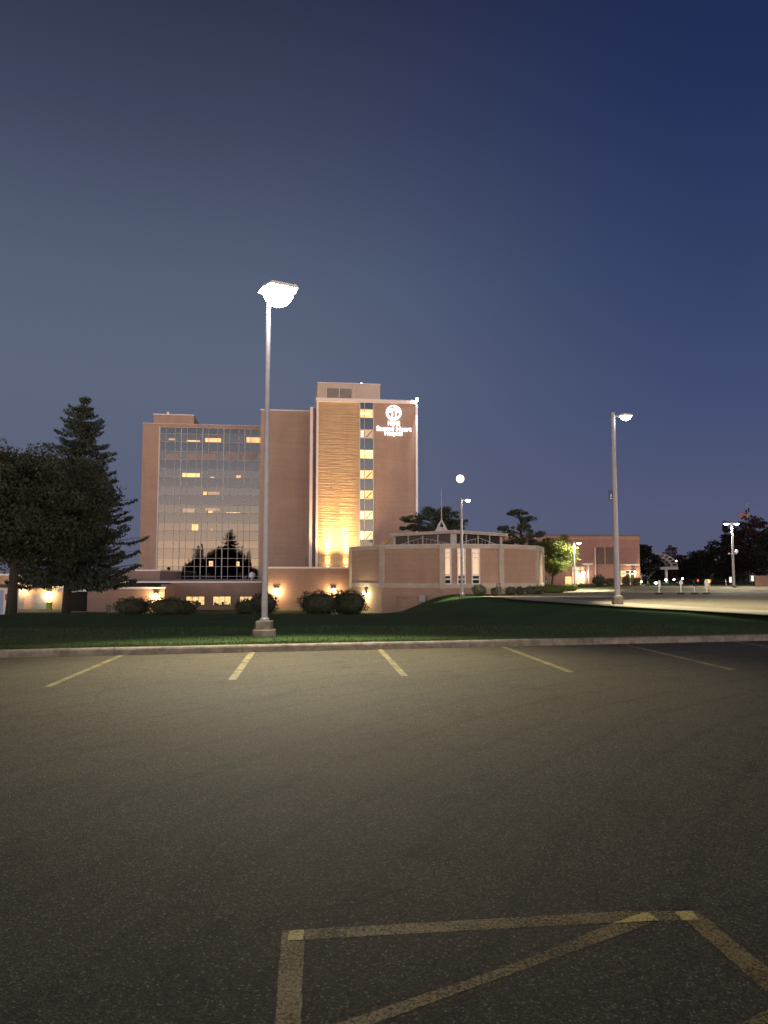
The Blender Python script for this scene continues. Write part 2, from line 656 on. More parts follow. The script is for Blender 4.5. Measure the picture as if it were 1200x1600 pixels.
# ------------------------------------------------------------------ ground
K0, K1 = G(0, 1028), G(1200, 1001)
kd = (K1 - K0).normalized()
kn = Vector((-kd.y, kd.x, 0))
Kc = K0 + kd * ((0 - K0.x) / kd.x)          # kerb foot straight ahead of the camera


def xe(Y):
    return float(np.interp(Y, [17, 24, 31, 40, 53, 66, 80, 400], [40, 22, 15.5, 12.2, 9.3, 8.5, 8.7, 8]))


def sm(x):
    x = min(1, max(0, x))
    return x * x * (3 - 2 * x)


def zp(Y):
    """height of the upper plateau: a shallow dip in front of the chapel"""
    return .14 + .05 * sm((Y - 17) / 6) - .45 * sm((Y - 45) / 30) + .36 * sm((Y - 80) / 40)


def gz(X, Y):
    """height of the natural ground behind the kerb"""
    u = X - xe(Y) + 1.6
    drop = min(2.62, max(0, .0315 * (Y - 17)))
    return zp(Y) - drop * sm(-u / 6.6)


ts = [-400, -60, .05, .06, .12, .3, .8, 1.5] + [2.5 + i * 1.4 for i in range(70)] + [105, 115, 130, 150, 180, 230, 320, 500, 900, 1600, 3000]
as_ = [-3000, -1200, -500, -250, -130, -90] + [-70 + i * 1.6 for i in range(88)] + [75, 85, 100, 130, 200, 400, 1200, 3000]
mb = MB()
vs = []
for t in ts:
    for a in as_:
        p = Kc + kd * a + kn * t
        z = -.06 if t < .07 else gz(p.x, p.y)
        vs.append((p.x, p.y, z))
na = len(as_)
fs = [(i * na + j, i * na + j + 1, (i + 1) * na + j + 1, (i + 1) * na + j) for i in range(len(ts) - 1) for j in range(na - 1)]
mb.add(vs, fs)
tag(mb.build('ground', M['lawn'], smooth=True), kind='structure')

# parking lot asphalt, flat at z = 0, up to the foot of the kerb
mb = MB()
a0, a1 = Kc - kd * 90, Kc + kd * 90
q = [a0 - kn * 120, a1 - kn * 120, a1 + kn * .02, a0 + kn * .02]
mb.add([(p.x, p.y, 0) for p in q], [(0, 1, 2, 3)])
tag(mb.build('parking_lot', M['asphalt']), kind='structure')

# kerb: cast lengths with open joints, rounded nose
mb = MB()
jx = [-250, -20, 178, 378, 558, 735, 926, 1105, 1300, 1520]
js = []
for x in jx:
    yy = 1028 - 27 * x / 1200.0
    p = G(x, yy)
    js.append((p - Kc).dot(kd))
js = [js[0] - 40, js[0] - 20] + js + [js[-1] + 20, js[-1] + 40]
prof = [(0, -.03), (.012, .105), (.03, .135), (.06, .147), (.165, .15), (.175, .14), (.175, -.03)]
for s0, s1 in zip(js[:-1], js[1:]):
    s0 += .006
    s1 -= .006
    nseg = 6
    vs = []
    for i in range(nseg + 1):
        s = s0 + (s1 - s0) * i / nseg
        wob = random.uniform(-.004, .004)
        for t, z in prof:
            p = Kc + kd * s + kn * (t + wob)
            vs.append((p.x, p.y, z + random.uniform(-.002, .002)))
    n = len(prof)
    fs = [(i * n + k, (i + 1) * n + k, (i + 1) * n + k + 1, i * n + k + 1) for i in range(nseg) for k in range(n - 1)]
    fs += [tuple(range(n)), tuple(nseg * n + k for k in range(n - 1, -1, -1))]
    mb.add(vs, fs)
tag(mb.build('kerb', M['kerbstone']), kind='structure')


# painted lines
def line_px(mb, pts, z=.002):
    ps = [G(x, y, z) for x, y in pts]
    out = []
    for a, b in zip(ps, ps[1:] + ps[:1]):
        L = (b - a).length
        n = max(1, int(L / .02))
        nr = Vector((b.y - a.y, a.x - b.x, 0)).normalized()
        for i in range(n):
            out.append(a.lerp(b, i / n) + nr * random.gauss(0, .0016))
    mb.add(out, [tuple(range(len(out)))])


mb = MB()
for q in [((185, 1024), (194, 1024), (79, 1073), (68, 1073)),
          ((390, 1018.5), (399, 1018.5), (369, 1062), (356, 1062)),
          ((589, 1014), (597, 1014), (638, 1056), (627, 1056.5)),
          ((779, 1009.5), (787, 1009.3), (898, 1050), (887, 1050.5)),
          ((965, 1005.4), (973, 1005.2), (1149, 1046), (1138, 1046.4)),
          ((1141, 1001.8), (1149, 1001.4), (1400, 1042), (1388, 1042)),
          ((-8, 1030), (2, 1030), (-205, 1090), (-222, 1090))]:
    line_px(mb, q[::-1])
tag(mb.build('stall_markings', M['paint_kerb']), kind='structure')
mb = MB()
for k, q in enumerate([((440, 1455), (476, 1452), (470, 1608), (429, 1608)),
          ((476, 1452), (975, 1423.5), (1088, 1423), (1091, 1437), (960, 1441), (476, 1468)),
          ((1022, 1441), (560, 1608), (500, 1608), (800, 1507), (960, 1441)),
          ((1089, 1423), (1260, 1560), (1210, 1560), (1070, 1437)),
          ((1215, 1568), (1215, 1590), (1180, 1608), (1140, 1608))]):
    line_px(mb, q[::-1], .0012 + .0003 * k)
tag(mb.build('bay_markings', M['paint_old']), kind='structure')
mb = MB()
for q in [((452, 1454), (475, 1452.5), (474.5, 1468), (450, 1469)),
          ((958, 1442), (1003, 1426), (1013, 1425), (1030, 1438)),
          ((1053, 1424), (1082, 1423), (1092, 1436), (1068, 1437.5))]:
    line_px(mb, q[::-1], .0032)
tag(mb.build('overlap_markings', M['paint_thick']), kind='structure')

# upper parking lot: asphalt slab with pale concrete apron along the near edge
LZ = .2


def gp_lot(x, y):
    """survey point on the plateau surface"""
    _, b = ray(x, y)
    Y = 60.0
    for _i in range(40):
        Y = .5 * Y + .5 * min(400, (zp(Y) - EYE) / b)
    return ray(x, y)[0] * Y, Y


edge_near = [(1500, 985), (1200, 962.5), (1080, 955), (965, 948.5), (880, 942.5), (800, 937), (744, 932.2)]
edge_far = [(825, 927.5), (860, 924.5), (905, 920), (950, 917), (1000, 915.3), (1200, 913.3)]
prof_l = [gp_lot(*p) for p in edge_near + edge_far]      # left boundary (X, Y), Y increasing
prof_l.sort(key=lambda p: p[1])
Ys = [p[1] for p in prof_l]
Xs = [p[0] for p in prof_l]


def lot_sheet(mb, off, y0, y1, xl, xr, step=1.0):
    n = max(2, int((y1 - y0) / step))
    for i in range(n):
        ya, yb = y0 + (y1 - y0) * i / n, y0 + (y1 - y0) * (i + 1) / n
        mb.add([(xl(ya), ya, zp(ya) + off), (xr(ya), ya, zp(ya) + off), (xr(yb), yb, zp(yb) + off), (xl(yb), yb, zp(yb) + off)], [(0, 1, 2, 3)])


lx = lambda y: float(np.interp(y, Ys, Xs))
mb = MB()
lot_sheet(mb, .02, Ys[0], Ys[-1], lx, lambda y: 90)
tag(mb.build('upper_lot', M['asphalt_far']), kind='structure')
mb = MB()
yt_ = gp_lot(744, 932.2)[1]
lot_sheet(mb, .026, Ys[0], yt_, lambda y: lx(y) + .02, lambda y: lx(y) + 3.2 * min(1, (yt_ + 1 - y) / 6))
lot_sheet(mb, .026, 84, 93, lambda y: max(lx(y) + .1, 24), lambda y: 90)
tag(mb.build('concrete_apron', M['apron']), kind='structure')

# service drive by the left wing
mb = MB()
q = [P(-60, 957, 80), P(155, 955, 84), P(155, 953, 92), P(-60, 953.5, 92)]
pts = [(p.x, p.y) for p in q]
mb.add([(x, y, gz(x, y) + .05) for x, y in pts], [(0, 1, 2, 3)])
tag(mb.build('service_drive', M['apron']), kind='structure')

# grass blades: a shaggy fringe at the kerb thinning out into the lawn
N = 95000
s = rng.uniform(-34, 40, N)
t = np.where(rng.random(N) < .45, rng.uniform(.18, .55, N), .2 + 9 * rng.random(N) ** 1.8)
X = Kc.x + kd.x * s + kn.x * t
Y = Kc.y + kd.y * s + kn.y * t
keep = (np.abs(X) < Y * .56) & (Y > 12)
X, Y, t = X[keep], Y[keep], t[keep]
Z = np.array([gz(x, y) for x, y in zip(X, Y)])
n = len(X)
h = rng.uniform(.03, .085, n)
wd = rng.uniform(.004, .010, n)
ang = rng.uniform(0, 6.283, n)
lean = rng.normal(0, .03, (n, 2))
lean[:, 1] -= .01
V = np.zeros((n, 3, 3))
V[:, 0] = np.stack([X - np.cos(ang) * wd, Y - np.sin(ang) * wd, Z - .01], 1)
V[:, 1] = np.stack([X + np.cos(ang) * wd, Y + np.sin(ang) * wd, Z - .01], 1)
V[:, 2] = np.stack([X + lean[:, 0], Y + lean[:, 1], Z + h], 1)
o = raw_mesh('grass', V.reshape(-1, 3), np.arange(3 * n).reshape(-1, 3), M['grass'], tri=True)
tag(o, 'dark green mown lawn grass behind the kerb', 'grass', kind='stuff')


# ------------------------------------------------------------------ lights
def spot(parent, loc, aim, power, angle, blend=.4, col=(1, .93, .8), radius=.15, name='light'):
    l = bpy.data.lights.new(name, 'SPOT')
    l.energy = power
    l.spot_size = R(angle)
    l.spot_blend = blend
    l.color = col
    l.shadow_soft_size = radius
    o = bpy.data.objects.new(name, l)
    C.objects.link(o)
    o.parent = parent
    o.location = loc
    o.rotation_euler = Vector(aim).to_track_quat('-Z', 'Y').to_euler()
    return o


def point(parent, loc, power, col=(1, .7, .38), radius=.1):
    l = bpy.data.lights.new('light', 'POINT')
    l.energy = power
    l.color = col
    l.shadow_soft_size = radius
    o = bpy.data.objects.new('light', l)
    C.objects.link(o)
    o.parent = parent
    o.location = loc
    return o


# ------------------------------------------------------------------ parking lot lamp posts
def lamp_head(root, px, py, z, ang, L, lens_mat, drop=.07, wd=.34):
    """shoebox luminaire on a short arm, turned by ang about z, lens bulging below"""
    ca, sa = math.cos(ang), math.sin(ang)
    rot = lambda x, y, zz: (px + x * ca - y * sa, py + x * sa + y * ca, z + zz)
    a = MB()
    a.beam(rot(.05, 0, 0), rot(.32, 0, .0), .07, .09)
    a.build('arm', M['pole'], root)
    hm = MB()
    prof = [(.30, .09, .02), (.36, .16, .05), (.30 + L * .5, .17, .075), (.30 + L, .14, .045)]
    vs = []
    for x, hw, hh in prof:
        k = wd / .34
        vs += [rot(x, -hw * k, -.03), rot(x, hw * k, -.03), rot(x, hw * k * .85, hh), rot(x, -hw * k * .85, hh)]
    fs = [(0, 1, 2, 3)]
    for i in range(len(prof) - 1):
        o = i * 4
        for k in range(4):
            k2 = (k + 1) % 4
            fs.append((o + k, o + 4 + k, o + 4 + k2, o + k2))
    o = (len(prof) - 1) * 4
    fs.append((o + 3, o + 2, o + 1, o))
    hm.add(vs, fs)
    h = hm.build('lamp_head', M['white'], root)
    ln = MB()
    vs, fs = [], []
    cx = .36 + L * .42
    rx, ry = L * .42, wd * .44
    n = 20
    for i in range(6):
        f = math.sin(math.pi / 2 * i / 5)
        g = math.cos(math.pi / 2 * i / 5)
        for k in range(n):
            tt = 2 * math.pi * k / n
            vs.append(rot(cx + rx * max(g, .02) * math.cos(tt), ry * max(g, .02) * math.sin(tt), -.032 - drop * f))
    for i in range(5):
        for k in range(n):
            k2 = (k + 1) % n
            fs.append((i * n + k, i * n + k2, (i + 1) * n + k2, (i + 1) * n + k))
    fs.append(tuple(5 * n + k for k in range(n)))
    ln.add(vs, fs)
    ln.build('lens', lens_mat, h, smooth=True)
    return rot(cx, 0, -.06 - drop)


def light_pole(base, height, r, label, heads, power, aim, spread=130, lens='lamp_white', round_base=False,
               drop=.07, L=.5, wd=.34, rb=.3, hb=.45, col=(1, .9, .68), blend=.35):
    root = thing('light_pole', label, 'lamp post', base, 0, 'parking lot lamp posts')
    b = MB()
    if round_base:
        b.lathe((0, 0, 0), [(rb * 1.08, -.4), (rb * 1.08, .16), (rb * 1.04, .19), (.05, .195)], 28)
    b.box(-rb * .72, rb * .72, -rb * .72, rb * .72, .19 if round_base else -.3, .19 + hb if round_base else hb)
    b.build('base', [M['kerbstone'] if round_base else M['kerbstone']][0], root, bevel=.015)
    p = MB()
    zb = (.19 + hb) if round_base else hb
    pts = [(0, 0, zb), (0, 0, zb + (height - zb) * .5), (0, 0, height)]
    p.tube(pts, [r * 1.12, r, r * .86], 16)
    p.lathe((0, 0, zb), [(r * 1.75, 0), (r * 1.75, .05), (r * 1.2, .08)], 16)
    p.lathe((0, 0, height), [(r * .95, -.02), (r * .95, .03), (.01, .06)], 16)
    p.build('pole', M['pole'], root, smooth=False)
    hh = MB()
    hh.box(-.06, .06, -r * 1.2 - .012, -r * .9, zb + .35, zb + .6)
    hh.build('hand_hole_cover', M['pole'], root)
    for ang in heads:
        lp = lamp_head(root, 0, 0, height - .15, ang, L, M[lens], drop, wd)
        a2 = aim if aim else (math.cos(ang) * .35, math.sin(ang) * .35, -1)
        if aim == 'down':
            a2 = (0, 0, -1)
        spot(root, (lp[0], lp[1], lp[2] - .03), a2, power, spread, blend, col)
    return root


# the bright near pole: base on the lawn just behind the kerb
pb = G(413, 990, .16)
near = light_pole((pb.x, pb.y, gz(pb.x, pb.y)), 8.85, .070,
                  'tall grey lamp post with brilliant white lamp, on round concrete footing behind the kerb',
                  [R(-62)], 11000, (.16, -.55, -1), 86, 'lamp_white', True, drop=.40, L=.86, wd=.9, rb=.27, hb=.21,
                  col=(1, .88, .66), blend=1)

pb = P(965, 948, 38)
p2 = light_pole((pb.x, pb.y, gz(pb.x, pb.y)), 9.55, .125, 'grey lamp post with a small blue sign on its shaft, lit lamp pointing right',
                [R(-8)], 11000, (.85, -.05, -.8), 118, 'lamp_white', L=.62, drop=.2, wd=.5, rb=.32, hb=.4)
# small banner sign on its shaft
s_ = thing('pole_sign', 'small dark blue panel sign fixed to the lamp post shaft', 'sign', (pb.x, pb.y, 0))
zs = P(955, 774, 38).z
mb = MB()
mb.box(-.30, -.125, -.02, .02, zs - .24, zs + .26)
mb.build('panel', plain('sign_blue', (.03, .05, .13), .5), s_)
mb = MB()
mb.box(-.215, -.19, -.026, -.021, zs - .13, zs + .10)
mb.box(-.25, -.15, -.026, -.021, zs - .18, zs - .14)
mb.box(-.19, -.16, -.026, -.021, zs - .05, zs + .02)
mb.build('pictogram', M['white'], s_)

pb = P(722, 931, 63)
light_pole((pb.x, pb.y, gz(pb.x, pb.y)), (931 - 777) / 1200 * 63 * 1.0 + .05, .11,
           'grey lamp post standing before the round brick chapel',
           [R(-10)], 6500, (.7, .25, -.9), 112, 'lamp_white', L=.45, drop=.14, wd=.42, rb=.3, hb=.3)
pb = P(898, 916, 94)
light_pole((pb.x, pb.y, .15), (916 - 844) / 1200 * 94, .10,
           'lamp post beside the small leafy tree, light catching its leaves yellow',
           [R(-20)], 8500, (-.55, .35, -1), 158, 'lamp_cool', L=.6, drop=.16, wd=.6, rb=.3, hb=.3, col=(1, .9, .6))
pb = P(1147, 920, 106)
p5 = light_pole((pb.x, pb.y, .15), (920 - 820) / 1200 * 106, .15,
                'double headed lamp post with a security camera, before the dark trees at right',
                [R(170), R(5)], 4500, (0, -.3, -1), 150, 'lamp_cool', L=.8, drop=.16, wd=.6, rb=.35, hb=.2)
mb = MB()
zc = P(1147, 866, 106).z
mb.beam((-.7, -.1, zc - .1), (.5, -.1, zc - .1), .06, .06)
mb.lathe((.45, -.12, zc - .05), [(.02, 0), (.22, .05), (.24, .2), (.22, .45), (.05, .52)], 12)
mb.box(-.62, -.5, -.25, .0, zc - .1, zc + .05)
mb.build('security_camera', M['white'], p5)

# ------------------------------------------------------------------ hospital
TH = R(7.5)
OX, OY = P(493, 900, 130).x, 130.0
ct, st = math.cos(TH), math.sin(TH)


def F(px, py, t):
    a, b = ray(px, py)
    s = (a * (OY + t * ct) - OX + t * st) / (ct - a * st)
    Yw = OY + s * st + t * ct
    return s, EYE + b * Yw


def FS(px, t, py=850):
    return F(px, py, t)[0]


def FZ(px, py, t):
    return F(px, py, t)[1]


hosp = thing('hospital_building', 'large brick hospital with a floodlit tower and a mirrored glass wing', 'building', (OX, OY, 0), TH)


def hb(name, mat, x0, x1, y0, y1, z0, z1, parent=None, bevel=0):
    mb = MB()
    mb.box(x0, x1, y0, y1, z0, z1)
    return mb.build(name, mat, parent or hosp, bevel=bevel)


# --- tower
ts1 = FS(650, 0)
tz = FZ(493, 623, 0)
wl0, wl1 = FS(560.5, 0), FS(584.5, 0)      # window strip
tower = hb('tower_wall', M['brick'], wl1, ts1, 0, 24, -2, tz - .5)
hb('rough_brick_wall', M['brick_rough'], 0.35, wl0, 0, 24, -2, tz - .5)
hb('corner_fin', M['coping'], -.02, .33, -.25, 24, -2, tz - .5)
hb('shadow_side_wall', M['brick'], -1.1, -.02, 1.6, 24, -2, tz - 1.3)
hb('side_fin', M['coping'], -1.1, -.6, .6, 1.58, -2, tz - 1.3)
hb('parapet', M['coping'], -.15, ts1 + .15, -.35, 24.1, tz - .5, tz + .15)
hb('corner_trim', M['white'], ts1 - .02, ts1 + .33, -.28, .3, -2, tz - .52)
# penthouse
pz0, pz1 = tz + .15, FZ(496, 598, 2)
px0, px1 = FS(496, 2, 610), FS(594, 2, 610)
pent = hb('penthouse', M['concrete_panel'], px0, px1, 2, 12, pz0, pz1)
lx0, lx1 = FS(510, 2, 610), FS(550, 2, 610)
mb = MB()
lz0, lz1 = pz0 + .05, FZ(530, 607, 2)
mb.box(lx0, lx1, 1.95, 1.99, lz0, lz1)
k = lz0 + .1
while k < lz1 - .1:
    mb.beam((lx0 + .1, 1.90, k), (lx1 - .1, 1.90, k), .03, .12)
    k += .2
mb.build('louvre', M['louvre'], pent)
mb = MB()
for xx in (lx0, (lx0 + lx1) / 2, lx1, lx1 + .35):
    mb.box(xx - .05, xx + .05, 1.82, 1.89, lz0, lz1 + (.5 if xx > lx1 else 0))
mb.box(px0 - .06, px1 + .06, 1.9, 12.1, pz1, pz1 + .12)
mb.build('trim', M['coping'], pent)
mb = MB()
xx = FS(565, 4, 600)
mb.lathe((xx, 4, pz1 + .12), [(.05, 0), (.05, .35), (.14, .38), (.14, .55), (.03, .6)], 10)
mb.build('roof_beacon', M['lamp_cool'], pent)
# window strip with lit stair landings
strip = MB()
strip.box(wl0, wl1, .12, 24, -2, tz - .5)
strip = strip.build('window_strip', M['glass_blue'], hosp)
mid = FS(569, 0)
mb = MB()
mb.box(wl0 - .02, wl0 + .22, -.1, .11, 2, tz - .5)
mb.box(wl1 - .22, wl1 + .02, -.1, .11, 2, tz - .5)
mb.box(mid - .05, mid + .05, -.04, .11, 2, tz - .5)
rows_lit = []
for i in range(7):
    y0 = 580 + (250 + i * 133.6) / 4.21
    y1 = 580 + (307 + i * 133.6) / 4.21
    z1, z0 = FZ(572, y0, 0), FZ(572, y1, 0)
    rows_lit.append((z0, z1))
    for zz in (z0, z1):
        mb.box(wl0 + .22, mid - .05, -.02, .11, zz - .05, zz + .05)
        mb.box(mid + .05, wl1 - .22, -.02, .11, zz - .05, zz + .05)
mb.build('frame', M['mullion'], strip)
lm = ['lit_warm', 'lit_dim', 'lit_lime', 'lit_warm', 'lit_warm', 'lit_pale', 'lit_pale']
for i, (z0, z1) in enumerate(rows_lit):
    mb = MB()
    mb.box(wl0 + .23, mid - .06, .06, .10, z0 + .05, z1 - .05)
    mb.box(mid + .06, wl1 - .23, .06, .10, z0 + .05, z1 - .05)
    o = mb.build('window', M[lm[i]], hosp)
    # stair flights and ceiling lights seen inside
    st_ = MB()
    if i in (1, 3, 4, 5, 6):
        for k in range(4):
            zz = z0 + .25 + k * .3
            st_.box(wl0 + .3, mid - .12, .035, .055, zz, zz + .09)
        st_.build('landing_lights', emit('landing_light.%d' % i, (1, .93, .75), 1.8), o)
        b_ = MB()
        b_.beam((mid + .35, .045, z0 + .15), (wl1 - .4, .045, z1 - .25), .02, .14)
        b_.build('stair_rail', M['dark_panel'], o)
    elif i == 0:
        for k in range(3):
            xx = wl0 + .45 + k * .6
            st_.lathe((xx, .03, z0 + .55), [(.02, 0), (.2, .1), (.2, .3), (.02, .4)], 8)
        st_.build('landing_lights', emit('landing_light.%d' % i, (1, .85, .5), 1.6), o)

# --- link block between tower and glass wing
LT = 11.0
hb('link_wall', M['brick_dim'], FS(405, LT), FS(494, LT), LT, 40, -2, FZ(455, 641.5, LT) - .12)
hb('link_coping', M['coping'], FS(405, LT) - .1, FS(494, LT), LT - .1, 40.1, FZ(455, 641.5, LT) - .12, FZ(455, 641.5, LT) + .12)
hb('link_vent', M['louvre'], FS(477, LT - .4, 880), FS(484, LT - .4, 880), LT - .45, LT - .01, FZ(480, 884, LT), FZ(480, 870, LT))

# --- glass wing
GT = 20.0
g0, g1 = FS(246, GT), FS(413, GT) + .6
gl_top = FZ(246, 667.5, GT)
gb0 = FS(218.5, GT)
hb('brick_end_wall', M['brick'], gb0, g0 - .18, GT, GT + 22, -2, gl_top + .7)
hb('brick_head_band', M['brick'], g0 - .18, g1 + .5, GT, GT + 22, gl_top + .1, gl_top + .7)
hb('glass_wing_parapet', M['coping'], gb0 - .05, g1 + .5, GT - .08, GT + 22.1, gl_top + .7, gl_top + .78)
ph0, ph1 = FS(235, GT + 5), FS(299, GT + 5)
phz = FZ(265, 648.5, GT + 5)
hb('roof_plant_room', M['brick'], ph0, ph1, GT + 5, GT + 15, gl_top + .78, phz)
hb('roof_plant_coping', M['coping'], ph0 - .1, ph1 + .1, GT + 4.9, GT + 15.1, phz, phz + .18)
mb = MB()
vx = FS(257.5, GT + 5.3)
mb.lathe((vx, GT + 5.5, phz + .18), [(.22, 0), (.22, .35), (.3, .37), (.3, .5), (.05, .55)], 12)
mb.build('roof_vent', M['white'], hosp)
cw = MB()
cw.box(g0, g1, GT + .05, GT + 22, -2, gl_top)
cw = cw.build('curtain_wall', M['glass'], hosp)
# rows: spandrel/vision alternate, storey height 3.43 m
zrows = [gl_top]
z = gl_top - 1.2
zr = []
while z > 0:
    zr.append((z, z - 1.55))     # vision band top, bottom
    z -= 3.425
sp_ = MB()
ztop = gl_top
maj = [g0 + (FS(413, GT) - g0) * k / 5.0 for k in range(6)]
maj[-1] += 0
cols = []
for k in range(5):
    bw = maj[k + 1] - maj[k]
    cols += [maj[k], maj[k] + bw * .285, maj[k] + bw * .72]
cols.append(maj[5])
prev = gl_top
for (za, zb) in zr:
    sp_ = MB()
    for k in range(len(cols) - 1):
        yo = GT + .047 - random.uniform(0, .004)
        dy = random.uniform(-.0015, .0015)
        x0, x1 = cols[k] + .03, cols[k + 1] - .03
        sp_.add([(x0, yo, za + .03), (x1, yo + dy, za + .03), (x1, yo + dy, prev - .03), (x0, yo, prev - .03)], [(0, 1, 2, 3)])
    prev = zb
    sp_.build('spandrel_row', M['glass_dark'], cw)
mu = MB()
for k, x in enumerate(cols):
    wdt = .085 if k % 3 == 0 else .045
    mu.box(x - wdt, x + wdt, GT - .10, GT + .04, -1, gl_top + .1)
for (za, zb) in zr:
    for zz in (za, zb):
        for k in range(len(cols) - 1):
            w0 = .085 if k % 3 == 0 else .045
            w1 = .085 if (k + 1) % 3 == 0 else .045
            mu.box(cols[k] + w0, cols[k + 1] - w1, GT - .06, GT + .04, zz - .04, zz + .04)
mu.box(g0, maj[5] + .8, GT - .12, GT - .02, gl_top - .02, gl_top + .09)
mu.build('mullions', M['mullion'], cw)
hb('corner_post', M['white'], g0 - .17, g0 - .09, GT - .12, GT + .04, -1, gl_top + .1)


def z2(x, y):
    return 200 + x / 4.706, 620 + y / 4.706


def pane(x0, y0, x1, y1, mat, name='lit_window', off=.03):
    """rectangle in the coordinates of the enlarged survey of the glass wing"""
    (a, b_), (c, d) = z2(x0, y0), z2(x1, y1)
    s0, za = F(a, b_, GT)
    s1, zb = F(c, d, GT)
    mb = MB()
    mb.box(s0, s1, GT + off - .012, GT + off + .008, zb, za)
    return mb.build(name, M[mat], hosp)


pane(432, 318, 530, 331, 'lit_warm')
pane(300, 305, 345, 320, 'lit_dim')
pane(568, 303, 684, 334, 'lit_warm')
pane(872, 297, 990, 338, 'lit_warm')
for (x0, x1) in ((272, 372), (428, 528), (556, 640), (662, 684), (714, 796), (818, 840), (868, 952), (972, 994)):
    pane(x0, 418, x1, 463, 'blind', 'window_blind')
pane(400, 560, 527, 594, 'lit_yellow')
pane(605, 589, 637, 597, 'lit_pale')
pane(797, 578, 828, 598, 'lit_warm')
pane(553, 697, 580, 721, 'lit_warm')
pane(586, 698, 672, 721, 'lit_dim')
pane(405, 820, 490, 851, 'lit_dim')
pane(568, 818, 672, 840, 'lit_dim')
pane(592, 840, 622, 853, 'lit_yellow')
pane(725, 849, 825, 854, 'lit_pale')
pane(470, 937, 515, 984, 'lit_yellow')
pane(612, 970, 620, 984, 'lit_warm')
pane(596, 1208, 625, 1245, 'lit_warm')
pane(797, 1212, 819, 1245, 'lit_yellow')

# --- podium wings
AT = -33.0
az1, az0 = FZ(480, 886.5, AT), -3.2
a0_, a1_ = FS(412, AT), FS(552, AT)
hb('podium_wall', M['brick_low'], a0_, a1_, AT, -.4, az0, az1 - .14)
hb('podium_coping', M['white'], a0_ - .1, a1_, AT - .12, -.3, az1 - .14, az1 + .06)
BT = -31.0
bz1 = FZ(340, 909, BT)
b0_, b1_ = FS(268.5, BT), a0_ - .15
hb('low_wing_wall', M['brick_low'], b0_, b1_, BT, GT, az0, bz1 - .12)
hb('low_wing_coping', M['white'], FS(184, BT), b1_, BT - .12, GT - .2, bz1 - .12, bz1 + .06)
# windows of the low wing
for (x0, x1) in ((291, 319.5), (333, 360.5), (375, 394)):
    s0, zt = F(x0, 932.3, BT)
    s1, zb = F(x1, 945.3, BT)
    mb = MB()
    mb.box(s0, s1, BT - .02, BT - .005, zb, zt)
    wd_ = mb.build('window', M['lit_yellow'], hosp)
    mb = MB()
    nm = 3
    for k in range(nm + 1):
        xx = s0 + (s1 - s0) * k / nm
        mb.box(xx - .03, xx + .03, BT - .06, BT - .021, zb, zt)
    mb.box(s0 - .05, s1 + .05, BT - .09, BT - .021, zb - .07, zb)
    mb.box(s0 - .05, s1 + .05, BT - .05, BT - .021, zt, zt + .04)
    mb.build('frame', M['dark_metal'], wd_)
    mb = MB()
    xx, top, bot = s0 + .1, [], []
    while xx < s1 - .2:
        hh_ = random.choice([.04, .08, .22, .38, .5]) * random.uniform(.8, 1.2)
        dx = random.uniform(.12, .4)
        top += [(xx, zb + hh_), (min(xx + dx, s1 - .08), zb + hh_)]
        xx += dx + .001
    pts = [(s0 + .1, zb + .005)] + [(s1 - .08, zb + .005)] + top[::-1]
    mb.add([(x, BT - .024, z) for x, z in pts], [tuple(range(len(pts)))])
    mb.build('furniture', M['dark_panel'], wd_)
# set-back block on the roof
ct_ = -6.0
c0_, c1_ = FS(170, ct_), FS(251, ct_)
cz = FZ(240, 891, ct_)
hb('roof_block_wall', M['brick_low'], c0_, c1_, ct_, GT - .15, bz1 + .06, cz - .12)
hb('roof_block_coping', M['white'], c0_ - .1, c1_ + .1, ct_ - .1, GT - .15, cz - .12, cz + .1)
# front block
DT = -40.0
d0_, d1_ = FS(139, DT), FS(259, DT)
dz = FZ(200, 918.5, DT)
hb('front_block_wall', M['brick_low'], d0_, d1_, DT, BT + 3, az0, dz - .1)
hb('front_block_coping', M['white'], d0_ - .1, d1_ + .1, DT - .12, DT + .8, dz - .1, dz + .08)
hb('slot_shade_block', M['void'], FS(184, BT + .5), FS(264, BT + .5), BT + .4, BT + 3, dz - .1, bz1 - .121)  # near-black box puts the shade of the slot under the coping into colour
hb('return_wall', M['brick_low'], d1_ + .01, b0_ - .01, DT + 1.2, BT + 3, az0, dz + .35)
# garage opening and canopy
e0_ = FS(98, DT + 2)
hb('garage_recess', M['void'], e0_ + .8, d0_ - .01, DT + 2.2, BT + 3, az0, FZ(120, 926, DT + 2))
hb('garage_canopy', M['white'], e0_, d0_ - .01, DT + .6, BT + 2, FZ(120, 924.5, DT + 2) + .02, FZ(120, 920, DT + 2))
# left service wing
ET = -27.0
f0_, f1_ = FS(-60, ET), FS(157, ET)
ez = FZ(100, 899, ET)
hb('service_wing_wall', M['brick_tan'], f0_, f1_, ET, ET + 12, -3.2, ez)
hb('service_wing_coping', M['white'], f0_, f1_ + .1, ET - .1, ET + 12, ez, ez + .18)
for (x0, x1) in ((51, 58), (78, 84), (92, 98.5), (110, 118), (119, 126), (131, 142), (144, 154), (14, 20), (-20, -10)):
    s0, zt = F(x0, 907, ET)
    s1, zb = F(x1, 916.5, ET)
    mb = MB()
    mb.box(s0, s1, ET - .03, ET - .005, zb, zt)
    wn = mb.build('window', M['glass_dark'], hosp)
    mb = MB()
    mb.box(s0 - .08, s0, ET - .06, ET - .004, zb - .1, zt + .08)
    mb.box(s1, s1 + .08, ET - .06, ET - .004, zb - .1, zt + .08)
    mb.box(s0, s1, ET - .06, ET - .004, zb - .1, zb)
    mb.box(s0, s1, ET - .06, ET - .004, zt, zt + .08)
    mb.build('frame', M['white'], wn)
